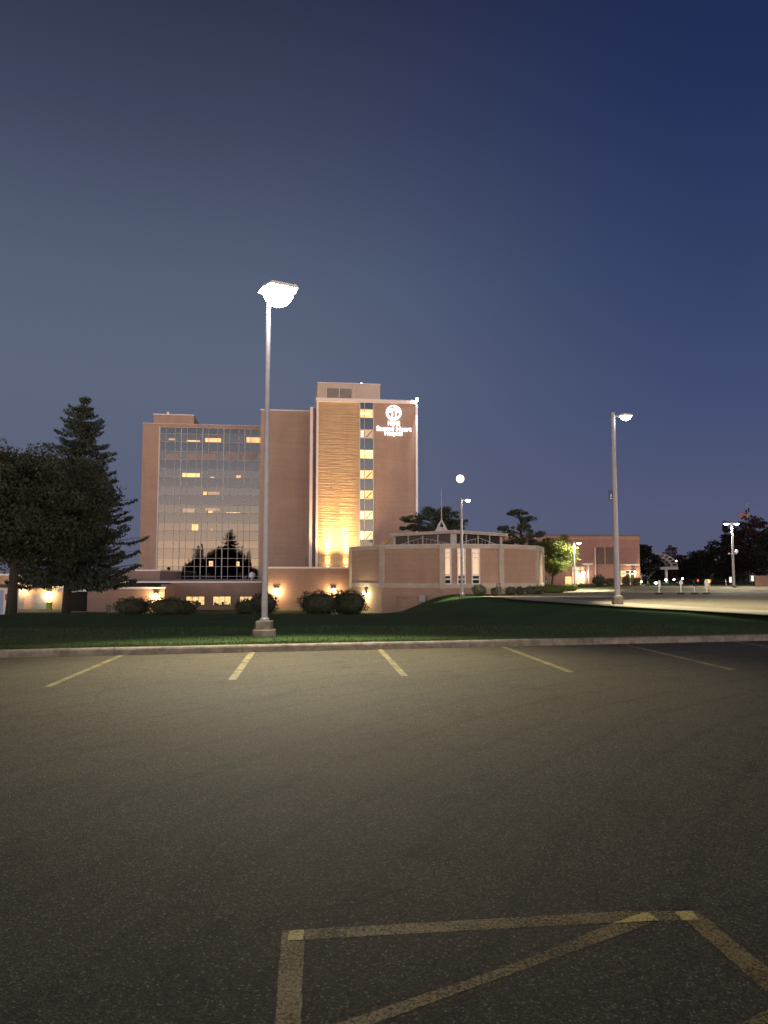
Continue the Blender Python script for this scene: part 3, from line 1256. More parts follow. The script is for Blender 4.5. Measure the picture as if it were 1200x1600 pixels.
# loading bays
s0, zt = F(53, 928.5, ET)
s1, zb = F(74, 953, ET)
dr = hb('garage_door', M['grey_door'], s0, s1, ET - .12, ET - .01, -2.6, zt)
mb = MB()
for k in range(1, 5):
    zz = -2.6 + (zt + 2.6) * k / 5
    mb.box(s0 + .03, s1 - .03, ET - .135, ET - .121, zz - .02, zz + .02)
mb.build('door_ribs', M['louvre'], dr)
s0, zt = F(28, 933, ET)
s1, zb = F(37, 953, ET)
dr = hb('service_door', M['grey_door'], s0, s1, ET - .1, ET - .01, -2.6, zt)
mb = MB()
mb.box(s1 - .18, s1 - .08, ET - .14, ET - .101, -1.65, -1.5)
mb.build('handle', M['mullion'], dr)
s0, zt = F(27, 928, ET)
s1, zb = F(52, 953, ET)
hb('pink_render_panel', plain('pink_render', (.42, .30, .27), .8), F(38, 928, ET)[0], s1, ET - .06, ET - .005, -2.6, zt)

# --- roof lanterns / extract vents on the podium roof
def roof_vent(px, py, t, zroof, label, h=.8, r=.3):
    s = FS(px, t, py)
    x = OX + s * ct - t * st
    y = OY + s * st + t * ct
    root = thing('roof_vent', label, 'vent', (x, y, zroof))
    mb = MB()
    mb.lathe((0, 0, 0), [(r * .6, 0), (r * .6, h * .4)], 14)
    mb.build('duct', M['mullion'], root)
    mb = MB()
    mb.lathe((0, 0, h * .4), [(r, 0), (r * 1.05, h * .1), (r, h * .45), (r * .5, h * .6), (.03, h * .64)], 14)
    mb.build('cowl', M['white'], root, smooth=True)


roof_vent(214, 886, 2, cz + .1, 'small white roof vent beside the spruce on the low brick block', .9, .35)
roof_vent(394, 905, -20, bz1 + .06, 'silver dome vent on the low roof before the glass wall', 1.2, .42)


# ------------------------------------------------------------------ illuminated sign
def text_mesh(body, size, width, mat, parent, x, z, y, bold=.012):
    cu = bpy.data.curves.new('lettering', 'FONT')
    cu.body = body
    cu.size = size
    cu.align_x = 'CENTER'
    cu.extrude = .06
    cu.offset = bold
    cu.resolution_u = 3
    tmp = bpy.data.objects.new('tmp_text', cu)
    C.objects.link(tmp)
    bpy.context.view_layer.update()
    me = bpy.data.meshes.new_from_object(tmp.evaluated_get(bpy.context.evaluated_depsgraph_get()))
    bpy.data.objects.remove(tmp)
    me.name = 'lettering'
    co = np.zeros(len(me.vertices) * 3)
    me.vertices.foreach_get('co', co)
    co = co.reshape(-1, 3)
    k = width / (co[:, 0].max() - co[:, 0].min())
    co[:, 0] -= (co[:, 0].max() + co[:, 0].min()) / 2
    co2 = np.stack([x + co[:, 0] * k, y - co[:, 2], z + co[:, 1]], 1)
    me.vertices.foreach_set('co', co2.ravel())
    me.materials.clear()
    me.materials.append(mat)
    me.update()
    o = bpy.data.objects.new('lettering', me)
    C.objects.link(o)
    o.parent = parent
    return o


sign = thing('illuminated_sign', 'glowing white hospital sign with round emblem high on the tower', 'sign', (OX, OY, 0), TH)
sx = FS(615.5, 0, 660)
pm = 131.0 / 1200     # metres per survey pixel on this wall
zrow = lambda py: FZ(615, py, 0)
text_mesh('HSHS', 1.02, 19 * pm, M['sign_white'], sign, sx, zrow(664.5), -.12, .02)
text_mesh('Sacred Heart', 1.12, 56 * pm, M['sign_white'], sign, sx, zrow(673.4), -.12, .025)
text_mesh('Hospital', .98, 28 * pm, M['sign_white'], sign, sx - .1, zrow(680.2), -.12, .02)
# round emblem: disc with a tau cross and a bird cut out of it
cu = bpy.data.curves.new('emblem', 'CURVE')
cu.dimensions = '2D'
cu.fill_mode = 'BOTH'
cu.extrude = .06


def spl(pts):
    s = cu.splines.new('POLY')
    s.points.add(len(pts) - 1)
    for p, (x, y) in zip(s.points, pts):
        p.co = (x, y, 0, 1)
    s.use_cyclic_u = True


e = lambda x, y: ((x - 605) / 10.9 * pm, (375 - y) / 10.9 * pm)
ring = [e(605 + 134 * math.cos(a), 375 - 130 * math.sin(a)) for a in np.linspace(0, 2 * math.pi, 48, endpoint=False)]
ring = ring[:29] + [e(550, 518), e(572, 516), e(585, 503)] + ring[33:]
spl(ring)
spl([e(530, 300), e(560, 272), e(600, 270), e(655, 288), e(610, 306), e(570, 306)])
spl([e(505, 342), e(560, 330), e(600, 332), e(650, 322), e(690, 316), (e(712, 346)), e(680, 340), e(640, 345), e(628, 352), e(632, 400), e(630, 470), e(588, 470), e(592, 400), e(588, 352), e(560, 345)])
spl([e(502, 372), e(578, 366), e(566, 465), e(525, 440)])
spl([e(645, 366), e(712, 370), e(695, 430), e(655, 465)])
tmp = bpy.data.objects.new('tmp_curve', cu)
C.objects.link(tmp)
bpy.context.view_layer.update()
me = bpy.data.meshes.new_from_object(tmp.evaluated_get(bpy.context.evaluated_depsgraph_get()))
bpy.data.objects.remove(tmp)
zc = zrow(645)
for v in me.vertices:
    x, y, z = v.co
    v.co = (sx + x - .05, -.12 - z, zc + y)
me.materials.clear()
me.materials.append(M['sign_white'])
eo = bpy.data.objects.new('emblem', me)
C.objects.link(eo)
eo.parent = sign


# ------------------------------------------------------------------ wall lamps and floods
def to_world(s, t, z):
    return (OX + s * ct - t * st, OY + s * st + t * ct, z)


def wall_lamp(loc, rz, label, power, col=(1, .62, .28), size=.3, mat='lamp_warm', cat='wall lamp'):
    root = thing('wall_lamp', label, cat, loc, rz, 'wall lamps on the brick walls')
    mb = MB()
    mb.box(-size * .7, size * .7, -.12, 0, -size * .5, size * .55)
    mb.box(-size * .75, size * .75, -.32, -.12, size * .42, size * .6)
    mb.build('housing', M['dark_metal'], root, bevel=.01)
    mb = MB()
    prof = []
    for i in range(7):
        a = -math.pi / 2 + math.pi * i / 6
        prof.append((max(.01, size * .62 * math.cos(a)), size * .62 * math.sin(a)))
    mb.lathe((0, -.12 - size * .5, -size * .1), prof, 14)
    mb.build('lens', M[mat], root, smooth=True)
    point(root, (0, -.12 - size * 1.5, -size * .9), power, col, .12)
    return root


s, z = F(244, 929, DT)
wall_lamp(to_world(s, DT, z), TH, 'warm wall lamp above the left round hedges', 420)
s, z = F(432, 921, AT)
wall_lamp(to_world(s, AT, z), TH, 'warm wall lamp just right of the tall near lamp post', 480)
s, z = F(521, 921, AT)
wall_lamp(to_world(s, AT, z), TH, 'warm wall lamp above the long clipped hedge', 480)
s, z = F(36, 918, ET)
wall_lamp(to_world(s, ET, z), TH, 'warm wall lamp between the trunks at far left, over the service door', 330, size=.3)
s, z = F(77, 926, ET)
wall_lamp(to_world(s, ET, z), TH, 'warm wall lamp over the lime green bin', 380, size=.3, col=(1, .75, .38))

for (px, lab) in ((512.5, 'left one of the two floodlights at the foot of the yellow-lit tower wall'), (541, 'right one of the two floodlights, nearer the round chapel, at the foot of the tower')):
    s = FS(px, -1.3, 880)
    root = thing('floodlight', lab, 'floodlight', to_world(s, -1.3, az1 + .02), TH, 'floodlights on the podium roof')
    mb = MB()
    mb.box(-.25, .25, -.15, .15, 0, .06)
    mb.beam((-.28, 0, .05), (-.28, 0, .4), .05, .05)
    mb.beam((.28, 0, .05), (.28, 0, .4), .05, .05)
    mb.build('bracket', M['dark_metal'], root)
    mb = MB()
    mb.box(-.24, .24, -.2, .14, .2, .45)
    h = mb.build('housing', M['dark_metal'], root, bevel=.02)
    mb = MB()
    mb.box(-.2, .2, -.16, .1, .452, .47)
    mb.build('lens', M['flood_warm'], h)
    spot(root, (0, .65, .30), (0, .12, 1), 42000, 18, .7, (1, .66, .22), .06)
    spot(root, (0, .65, .30), (0, .55, 1), 1700, 44, 1, (1, .66, .22), .06, 'near_light')
    spot(root, (0, .45, .30), (0, 1, 1.2), 110, 150, 1, (1, .66, .22), .1, 'spill_light')
    spot(root, (0, -1.9, .52), (0, .36, 1), 13500, 84, 1.0, (1, .62, .26), .2, 'wide_light')

root = thing('corner_floodlight', 'bright white lamp at the top right corner of the tower', 'floodlight', to_world(ts1 + .15, -.5, tz - .1), TH)
mb = MB()
mb.lathe((0, -.1, .0), [(.02, 0), (.22, .1), (.28, .3), (.22, .5), (.02, .6)], 12)
mb.build('lens', M['lamp_white'], root, smooth=True)
mb = MB()
mb.beam((0, .25, .3), (0, -.05, .3), .1, .1)
mb.build('bracket', M['dark_metal'], root)
spot(root, (0, -.5, -.1), (0, .12, -1), 3500, 26, 1, (1, .95, .95), .1)

# ------------------------------------------------------------------ chapel
CX, CY = P(697, 900, 90).x, 90.0
CR = 11.3
chap = thing('chapel', 'round brick chapel with concrete piers and a spire on its flat roof', 'building', (CX, CY, 0), 0)
angs = [-80, -41.6, -6.5, 25.9, 57, 88, 122, 155, 188, 221, 254]
pv = [(CR * math.sin(R(a)), -CR * math.cos(R(a))) for a in angs]
CT = EYE + 49.5 * (CY - CR) / 1200
band1, band0 = .85, .38


def ring_walls(mb, r, z0, z1, inset=0.0, only=None):
    n = len(angs)
    for i in range(n):
        if only is not None and i not in only:
            continue
        a, b_ = R(angs[i]), R(angs[(i + 1) % n])
        p = [(r * math.sin(a), -r * math.cos(a)), (r * math.sin(b_), -r * math.cos(b_)),
             ((r - .4) * math.sin(b_), -(r - .4) * math.cos(b_)), ((r - .4) * math.sin(a), -(r - .4) * math.cos(a))]
        mb.prism(p, z0, z1)


mb = MB()
ring_walls(mb, CR - .06, band1, CT - .42)
mb.build('wall', M['brick_chapel'], chap)
mb = MB()
ring_walls(mb, CR + .06, CT - .42, CT)
mb.build('fascia', M['concrete'], chap)
mb = MB()
ring_walls(mb, CR + .1, CT, CT + .05)
mb.build('roof_edge', M['coping'], chap)
mb = MB()
ring_walls(mb, CR + .04, band0, band1)
mb.build('base_band', M['concrete'], chap)
mb = MB()
ring_walls(mb, CR - .08, -3.2, band0)
mb.build('lower_wall', M['brick_chapel'], chap)
mb = MB()
mb.prism([(x * .97, y * .97) for x, y in pv], CT - .3, CT - .12)
mb.build('roof', M['roofing'], chap)
for i, a in enumerate(angs):
    x, y = pv[i]
    d = Vector((math.sin(R(a)), -math.cos(R(a)), 0))
    sd = Vector((math.cos(R(a)), math.sin(R(a)), 0))
    p = [Vector((x, y, 0)) + d * .10 - sd * .30, Vector((x, y, 0)) + d * .10 + sd * .30, Vector((x, y, 0)) - d * .3 + sd * .30, Vector((x, y, 0)) - d * .3 - sd * .30]
    mb = MB()
    mb.prism([(q.x, q.y) for q in p], band0 - .1, CT - .02)
    mb.build('column', M['concrete'], chap, bevel=.02)
# three tall slit windows in the front facet
fa, fb = Vector((*pv[2], 0)), Vector((*pv[3], 0))
fd = (fb - fa).normalized()
fn = Vector((fd.y, -fd.x, 0))


def facet_px(px, py=880):
    """parameter along the front facet under a survey column"""
    a, _ = ray(px, py)
    # (CX+fa.x+k fd.x) = a (CY+fa.y+k fd.y)
    return (a * (CY + fa.y) - CX - fa.x) / (fd.x - a * fd.y)


def fpt(k, z, o=0.0):
    p = fa + fd * k + fn * o
    return Vector((p.x, p.y, z))


def fbox(mb, k0, k1, z0, z1, o0, o1, mi=0):
    vs = [fpt(k0, z0, o1), fpt(k1, z0, o1), fpt(k1, z0, o0), fpt(k0, z0, o0), fpt(k0, z1, o1), fpt(k1, z1, o1), fpt(k1, z1, o0), fpt(k0, z1, o0)]
    mb.add(vs, [(0, 3, 2, 1), (4, 5, 6, 7), (0, 1, 5, 4), (1, 2, 6, 5), (2, 3, 7, 6), (3, 0, 4, 7)], mi)


zy = lambda py: EYE + (900 - py) * (CY - CR) / 1200
for (x0, x1) in ((693.5, 703.5), (715.5, 726.0), (738, 748.5)):
    k0, k1 = facet_px(x0), facet_px(x1)
    zb, zt = zy(913), zy(856.5)
    mb = MB()
    fbox(mb, k0, k1, zb, zt, -.03, .0)
    wn = mb.build('window', M['glass_gold'], chap)
    mb = MB()
    t_ = .10
    fbox(mb, k0 - t_, k0 + .02, zb, zt, .001, .06)
    fbox(mb, k1 - .02, k1 + t_, zb, zt, .001, .06)
    fbox(mb, k0 + .02, k1 - .02, zt - .1, zt, .001, .06)
    fbox(mb, k0 + .02, k1 - .02, zb, zb + .1, .001, .06)
    for py in (864, 871):
        fbox(mb, k0 + .02, k1 - .02, zy(py) - .03, zy(py) + .03, .001, .06)
    for py in (898.5, 905):
        fbox(mb, k0 + .02, k1 - .02, zy(py) - .07, zy(py) + .07, .001, .06)
    mb.build('frame', M['white'], wn)
    mb = MB()
    fbox(mb, k0 + .04, k1 - .04, zy(904), zy(900), .0005, .012)
    fbox(mb, k0 + .04, k1 - .04, zy(911.6), zy(906.2), .0005, .012)
    mb.build('lower_pane', M['void'], wn)
# clerestory: glazed box turned corner-on with white gable frames
cF, cL, cRr, cB = Vector((.35, -6.1, 0)), Vector((-6.0, .4, 0)), Vector((6.4, 0, 0)), Vector((0, 6.4, 0))
z0c, z1c = CT - .1, 6.22
mb = MB()
mb.prism([(p.x, p.y) for p in (cF, cRr, cB, cL)], z0c, z1c)
mb.build('clerestory_glazing', M['clere'], chap)
mb = MB()
rf = [(cF.x, cF.y - .7), (cRr.x + .9, cRr.y), (cB.x, cB.y + .7), (cL.x - .6, cL.y)]
mb.prism(rf, z1c, z1c + .30)
rfo = mb.build('clerestory_roof', M['concrete'], chap)
mb = MB()
rf2 = [(x * 1.015, y * 1.015) for x, y in rf]
mb.prism(rf2, z1c + .30, z1c + .35)
mb.build('roof_edging', M['coping'], rfo)
mb = MB()
mb.box(cF.x - .33, cF.x + .33, cF.y - .12, cF.y + .4, z0c, z1c)
for p, q, n_ in ((cL, cF, 4), (cF, cRr, 4)):
    d = (q - p)
    nn = Vector((d.y, -d.x, 0)).normalized()
    for k in range(0, n_ + 1):
        if (p is cL and k == n_) or (p is cF and k == 0):
            continue
        a = p + d * (k / n_) + nn * .04
        r_ = .07 if 0 < k < n_ else .16
        mb.box(a.x - r_, a.x + r_, a.y - .07, a.y + .07, z0c, z1c)
mb.build('clerestory_posts', M['mullion'], chap)
mb = MB()
for p, q in ((cL, cF), (cF, cRr)):
    d = (q - p)
    nn = Vector((d.y, -d.x, 0)).normalized()
    A = p + d * .07 + nn * .12 + Vector((0, 0, z0c + .42))
    B = p + d * .50 + nn * .12 + Vector((0, 0, z0c + 1.16))
    E = p + d * .93 + nn * .12 + Vector((0, 0, z0c + .42))
    mb.beam(A, B, .05, .07)
    mb.beam(B, E, .05, .07)
    for k in range(1, 12):
        f = k / 12
        h = .42 + .72 * (1 - abs(f - .5) * 2)
        a = p + d * (.07 + .86 * f) + nn * .12
        mb.box(a.x - .02, a.x + .02, a.y - .02, a.y + .02, z0c, z0c + h)
mb.build('gable_frame', M['canopy_grey'], chap)
# spire
sxp, syp = P(690, 828, CY).x - CX, 0.0
zr_ = z1c + .35
mb = MB()
tip = Vector((sxp, syp, zr_ + 1.35))
vs = [tip]
for a in (0, 90, 180, 270):
    vs.append(Vector((sxp + 1.0 * math.cos(R(a + 30)), syp + 1.0 * math.sin(R(a + 30)), zr_)))
for v in vs[1:]:
    mb.tube([v, tip + Vector((0, 0, .3))], [.08, .05], 8)
mb.lathe((sxp, syp, zr_), [(.9, 0), (.62, .45), (.3, .75), (.05, .8)], 4)
spb = mb.build('spire', M['coping'], chap)
mb = MB()
mb.tube([tip - Vector((0, 0, .2)), tip + Vector((0, 0, 1.9)), Vector((sxp, syp, EYE + 139 * CY / 1200))], [.08, .06, .025], 8)
mb.build('spire_mast', M['canopy_grey'], spb)
# timber entrance gable at left, catching the floodlight
ex, ey = P(606, 850, 93).x - CX, 3.0
mb = MB()
z_ = CT - .1
mb.beam((ex - .9, ey, z_ + .55), (ex + .65, ey, z_ + 1.45), .5, .28)
mb.beam((ex + .1, ey, z_), (ex + .1, ey, z_ + 1.2), .14, .14)
mb.beam((ex + .45, ey - .2, z_), (ex + .45, ey - .2, z_ + 1.1), .10, .10)
mb.beam((ex + .1, ey, z_ + .25), (ex + .6, ey, z_ + .75), .07, .07)
mb.beam((ex + .1, ey, z_ + .75), (ex + .6, ey, z_ + .3), .07, .07)
mb.build('outrigger_beam', plain('tan_timber', (.55, .38, .16), .6), chap)
# lamp under the base band, on facet -80..-41.6
fa0, fb0 = Vector((*pv[0], 0)), Vector((*pv[1], 0))
fm = fa0.lerp(fb0, .52)
nrm = Vector((fb0.y - fa0.y, -(fb0.x - fa0.x), 0)).normalized()
rz = math.atan2(nrm.x, -nrm.y)
wl = wall_lamp((CX + fm.x + nrm.x * .02, CY + fm.y + nrm.y * .02, .0 - .25), rz, 'pale wall lamp under the chapel band, lighting the lower wall yellow', 330, (1, .86, .45), .24, 'lamp_cool')
# utility box and vent on the lower wall
k = Vector((*pv[1], 0)).lerp(Vector((*pv[2], 0)), .69)
root = thing('utility_box', 'grey electrical box on a short conduit, on the lower chapel wall', 'utility box', (CX + k.x, CY + k.y - .02, 0), R(-24))
mb = MB()
mb.box(-.36, .36, -.32, -.02, -1.05, -.35)
mb.build('cabinet', M['mullion'], root, bevel=.02)
mb = MB()
mb.box(-.12, -.05, -.2, -.1, -1.9, -1.05)
mb.box(.08, .15, -.2, -.1, -1.9, -1.05)
mb.build('conduit', M['mullion'], root)
k = Vector((*pv[1], 0)).lerp(Vector((*pv[2], 0)), .36)
root = thing('wall_louvre', 'faint louvred grille outlined low on the chapel wall', 'grille', (CX + k.x, CY + k.y - .02, 0), R(-24))
mb = MB()
for zz in (-.52, -.62, -.72):
    mb.box(-.62, .55, -.06, -.01, zz, zz + .045)
mb.box(-.70, -.66, -.06, -.01, -1.8, -.5)
mb.build('slats', plain('faded_grille', (.34, .24, .19), .8), root)

# ------------------------------------------------------------------ annex
AY = 130.0
ATH = R(4)
ax0 = P(835, 900, AY).x
annex = thing('annex_building', 'flat roofed red brick annex beyond the upper parking lot', 'building', (ax0, AY, 0), ATH)
ca_, sa_ = math.cos(ATH), math.sin(ATH)


def FA(px, py, t=0):
    a, b = ray(px, py)
    s = (a * (AY + t * ca_) - ax0 + t * sa_) / (ca_ - a * sa_)
    Yw = AY + s * sa_ + t * ca_
    return s, EYE + b * Yw


def ab(name, mat, x0, x1, y0, y1, z0, z1, parent=None):
    mb = MB()
    mb.box(x0, x1, y0, y1, z0, z1)
    return mb.build(name, mat, parent or annex)


aw = FA(1000, 880)[0]
azt = FA(920, 835.5)[1]
ab('wall', M['brick_annex'], -5, aw, 0, 25, -.5, azt - .15)
ab('coping', M['dark_panel'], -5.1, aw + .08, -.08, 25.1, azt - .15, azt)
ab('brick_course', M['brick_chapel'], -5.02, aw + .04, -.05, 0, FA(920, 841)[1] - .1, FA(920, 841)[1] + .1)
s0, zt = FA(929.5, 855)
s1, zb = FA(967, 881.5)
wn = ab('window', M['dark_panel'], s0, s1, -.05, -.005, zb, zt)
mb = MB()
sm_ = FA(945, 870)[0]
for xx in (s0, sm_, s1):
    mb.box(xx - .07, xx + .07, -.12, -.051, zb, zt)
mb.build('frame', M['brick_chapel'], wn)
mb = MB()
zz = zb + .1
while zz < zt:
    mb.box(s0 + .08, sm_ - .08, -.08, -.051, zz, zz + .05)
    mb.box(sm_ + .08, s1 - .08, -.08, -.051, zz, zz + .05)
    zz += .18
mb.build('slats', plain('brown_slat', (.13, .07, .055), .6), wn)
xx = FA(930, 890)[0]
ab('downpipe', M['coping'], xx - .07, xx + .07, -.2, -.06, .1, zt)


def entry(px0, px1, ytop, ybot, name, lit_k, cpx0, cpx1, cpy):
    s0, zt = FA(px0, ytop)
    s1, zb = FA(px1, ybot)
    mb = MB()
    mb.box(s0, s1, -.04, -.004, .1, zt)
    en = mb.build(name, M['void'], annex)
    mb = MB()
    n_ = 3
    for k in range(n_ + 1):
        xx = s0 + (s1 - s0) * k / n_
        mb.box(xx - .06, xx + .06, -.12, -.041, .1, zt)
    zm = .1 + (zt - .1) * .76
    mb.box(s0, s1, -.15, -.12, zm - .05, zm + .05)
    mb.box(s0, s1, -.15, -.12, zt - .1, zt)
    mb.build('door_frame', M['coping'], en)
    mb = MB()
    for k in lit_k:
        xa = s0 + (s1 - s0) * k / n_ + .1
        mb.box(xa, xa + (s1 - s0) / n_ - .2, -.07, -.045, .15, zm - .1)
        mb.box(xa, xa + (s1 - s0) / n_ - .2, -.07, -.045, zm + .1, zt - .15)
    mb.build('door_glass', M['lit_warm'], en)
    c0, zc = FA(cpx0, cpy)
    c1, _ = FA(cpx1, cpy)
    mb = MB()
    mb.box(c0, c1, -1.8, -.004, zc - .1, zc + .12)
    mb.build('entrance_canopy', M['white'], annex)


entry(969.5, 992, 891, 914, 'entrance', (0,), 969, 993, 882.7)
entry(894, 913, 885, 914, 'side_entrance', (1, 0, 2), 906, 921, 881.5)
for xx, kk in ((FA(914.5, 880)[0], 1),):
    ab('canopy_post', M['coping'], xx - .08, xx + .08, -1.7, -1.5, .1, FA(915, 882)[1] - .12)
s0, _ = FA(883, 900)
s1, _ = FA(893, 900)
ab('amber_door', M['lit_warm'], s0, s1, -.06, -.01, .1, FA(888, 901)[1])
s, z = FA(909, 895)
p = (ax0 + s * ca_ + .4 * sa_, AY + s * sa_ - .4 * ca_, z)
wall_lamp(p, ATH, 'bright lamp glowing beside the annex side entrance', 260, (1, .78, .42), .45, 'lamp_cool')
s, z = FA(990, 893)
p = (ax0 + s * ca_ + .4 * sa_, AY + s * sa_ - .4 * ca_, z)
wall_lamp(p, ATH, 'small lamp at the right corner of the annex glass entrance', 260, (1, .7, .35), .22, 'lamp_warm')
# globe lamp behind the little tree
g = P(858.5, 886, 108)
root = thing('globe_lamp', 'white globe lamp glowing through the branches of the small tree', 'lamp post', (g.x, g.y, .1))
mb = MB()
mb.tube([(0, 0, 0), (0, 0, g.z - .35)], .06, 10)
mb.build('pole', M['dark_metal'], root)
mb = MB()
prof = [(max(.01, .36 * math.cos(-math.pi / 2 + math.pi * i / 8)), .36 * math.sin(-math.pi / 2 + math.pi * i / 8)) for i in range(9)]
mb.lathe((0, 0, g.z - .1), prof, 16)
mb.build('globe', M['lamp_cool'], root, smooth=True)
point(root, (0, -.6, g.z - .1), 500, (1, .85, .55))

# arched canopy at the far entrance
cpnt = P(1022, 886, 165)
arch = thing('arched_canopy', 'white lattice barrel canopy on a thick column, lit from below', 'canopy', (cpnt.x, 165, 0))
rr = P(1056, 886, 165).x - cpnt.x
zb_ = cpnt.z + .1
rh = P(1022, 864.5, 165).z - zb_
mb = MB()
for rad_s in (1.0, .72):
    pts = [(rr * rad_s * math.cos(a), 0, zb_ + rh * rad_s * math.sin(a)) for a in np.linspace(0, math.pi, 19)]
    for dy in (-.8, 2.2):
        mb.tube([(x, dy, z) for x, y, z in pts], .13, 6)
for i in range(13):
    a = math.pi * i / 12
    a2 = math.pi * (i + .5) / 12
    for dy in (-.8, 2.2):
        mb.tube([(rr * math.cos(a), dy, zb_ + rh * math.sin(a)), (rr * .72 * math.cos(a2), dy, zb_ + rh * .72 * math.sin(a2))], .06, 5)
        mb.tube([(rr * math.cos(a), dy, zb_ + rh * math.sin(a)), (rr * .72 * math.cos(a), dy, zb_ + rh * .72 * math.sin(a))], .06, 5)
    mb.tube([(rr * math.cos(a), -.8, zb_ + rh * math.sin(a)), (rr * math.cos(a), 2.2, zb_ + rh * math.sin(a))], .06, 5)
mb.build('lattice', M['canopy_grey'], arch)
mb = MB()
mb.box(-rr - .1, rr + .1, -1.1, 2.5, zb_ - .62, zb_ - .08)
mb.build('beam', M['canopy_grey'], arch)
for px in (1043, 1002):
    xx = P(px, 900, 165).x - cpnt.x
    mb = MB()
    mb.lathe((xx, .7, 0), [(.36, 0), (.33, .3), (.30, zb_ - .62)], 14)
    mb.build('column', M['white'], arch)


# small far lights
def dot_lamp(px, py, Y, r, label, mat, cat='lamp', post=True, power=0, col=(1, .9, .7), zg=.15):
    p = P(px, py, Y)
    root = thing('far_lamp', label, cat, (p.x, p.y, zg))
    h = p.z - zg
    mb = MB()
    mb.tube([(0, 0, 0), (0, 0, max(.05, h - r))], .05, 8)
    mb.build('pole', M['dark_metal'], root)
    mb = MB()
    prof = [(max(.01, r * math.cos(-math.pi / 2 + math.pi * i / 6)), r * math.sin(-math.pi / 2 + math.pi * i / 6)) for i in range(7)]
    mb.lathe((0, 0, h), prof, 10)
    mb.build('lens', M[mat], root, smooth=True)
    if power:
        point(root, (0, -r - .2, h), power, col)
    return root


dot_lamp(1002, 909, 128, .15, 'low warm lamp at the right foot of the annex', 'lamp_warm', power=250)
dot_lamp(1025, 911, 150, .24, 'low bright lamp left of the arched canopy column', 'lamp_cool', power=400)
dot_lamp(1040.5, 906, 158, .2, 'uplight shining on the arched canopy column', 'lamp_cool', power=260, col=(1, .85, .6))
dot_lamp(1057, 877, 200, .18, 'small white street lamp right above the arched canopy beam', 'lamp_cool')
dot_lamp(1053, 905.5, 190, .2, 'left one of two white lights beside the portable posts', 'lamp_cool')
dot_lamp(1066.5, 904, 190, .17, 'white light showing just behind the second portable post', 'lamp_cool')
dot_lamp(1058, 911.5, 170, .13, 'dim low white light near the lot edge under two others', 'lamp_cool')
dot_lamp(1134.5, 868, 240, .2, 'distant white street lamp left of the double headed post', 'lamp_cool')
dot_lamp(1160, 868, 240, .17, 'distant white street lamp right of the double headed post', 'lamp_cool')
dot_lamp(1090.5, 907, 145, .17, 'tiny red light between the third and fourth portable posts', 'red_light')
dot_lamp(1089.5, 915, 140, .12, 'tiny low white light under the red one', 'lamp_cool')

# ------------------------------------------------------------------ portable posts on the upper lot
def bbase(root, r=.42):
    mb = MB()
    mb.lathe((0, 0, 0), [(r, 0), (r, .07), (r * .85, .14), (.1, .18)], 8)
    mb.build('rubber_base', M['black_rubber'], root)


Yp = 78
for (px, lab, kind) in ((1030, 'white portable post with plain narrow sign, leftmost on the upper lot', 0), (1064, 'white portable post with a wider sign head, second from left', 1),
                        (1085, 'slim portable post with a dark upper half', 2), (1104, 'white portable post with an eight sided sign, rightmost', 3)):
    p = P(px, 925, Yp)
    root = thing('portable_post', lab, 'sign post', (p.x, p.y, zp(p.y) + .02), 0, 'portable posts on the upper lot')
    bbase(root)
    mb = MB()
    mb.tube([(0, 0, .1), (0, 0, 1.35)], .075 if kind != 2 else .05, 10)
    mb.build('post', M['white'], root)
    mb = MB()
    if kind == 0:
        mb.box(-.1, .12, -.10, -.076, .75, 1.42)
        mb.build('panel', M['white'], root)
    elif kind == 1:
        mb.box(-.19, .19, -.10, -.076, 1.0, 1.3)
        mb.box(-.08, .08, -.125, -.101, 1.2, 1.45)
        mb.build('panel', M['white'], root)
    elif kind == 2:
        mb.tube([(0, 0, .8), (0, 0, 1.45)], .085, 10)
        mb.build('sleeve', M['black_rubber'], root)
    else:
        pts = [(.24 * math.cos(R(22.5 + 45 * i)), .40 * math.sin(R(22.5 + 45 * i))) for i in range(8)]
        vs = [(x, -.1, 1.15 + z) for x, z in pts] + [(x, -.076, 1.15 + z) for x, z in pts]
        mb.add(vs, [tuple(range(8)), tuple(range(15, 7, -1))] + [(i, i + 8, (i + 1) % 8 + 8, (i + 1) % 8) for i in range(8)])
        mb.build('panel', M['white'], root)
# amber beacon by the fourth post
p = P(1108, 922, 92)
root = thing('barricade_light', 'amber and red lit barricade light on a short stand', 'warning light', (p.x, p.y, zp(p.y) + .02))
mb = MB()
mb.tube([(-.15, 0, 0), (-.12, 0, .95)], .035, 8)
mb.tube([(.15, 0, 0), (.12, 0, .95)], .035, 8)
mb.box(-.15, .15, -.03, .03, .55, .72)
mb.build('stand', plain('amber_paint', (.6, .45, .12), .5), root)
mb = MB()
mb.lathe((-.05, 0, .95), [(.03, 0), (.19, .08), (.19, .3), (.03, .38)], 10)
mb.build('amber_lens', M['amber_light'], root)
mb = MB()
mb.box(.12, .3, -.03, .03, 1.0, 1.45)
mb.build('red_reflector', plain('red_reflector', (.35, .02, .02), .4), root)
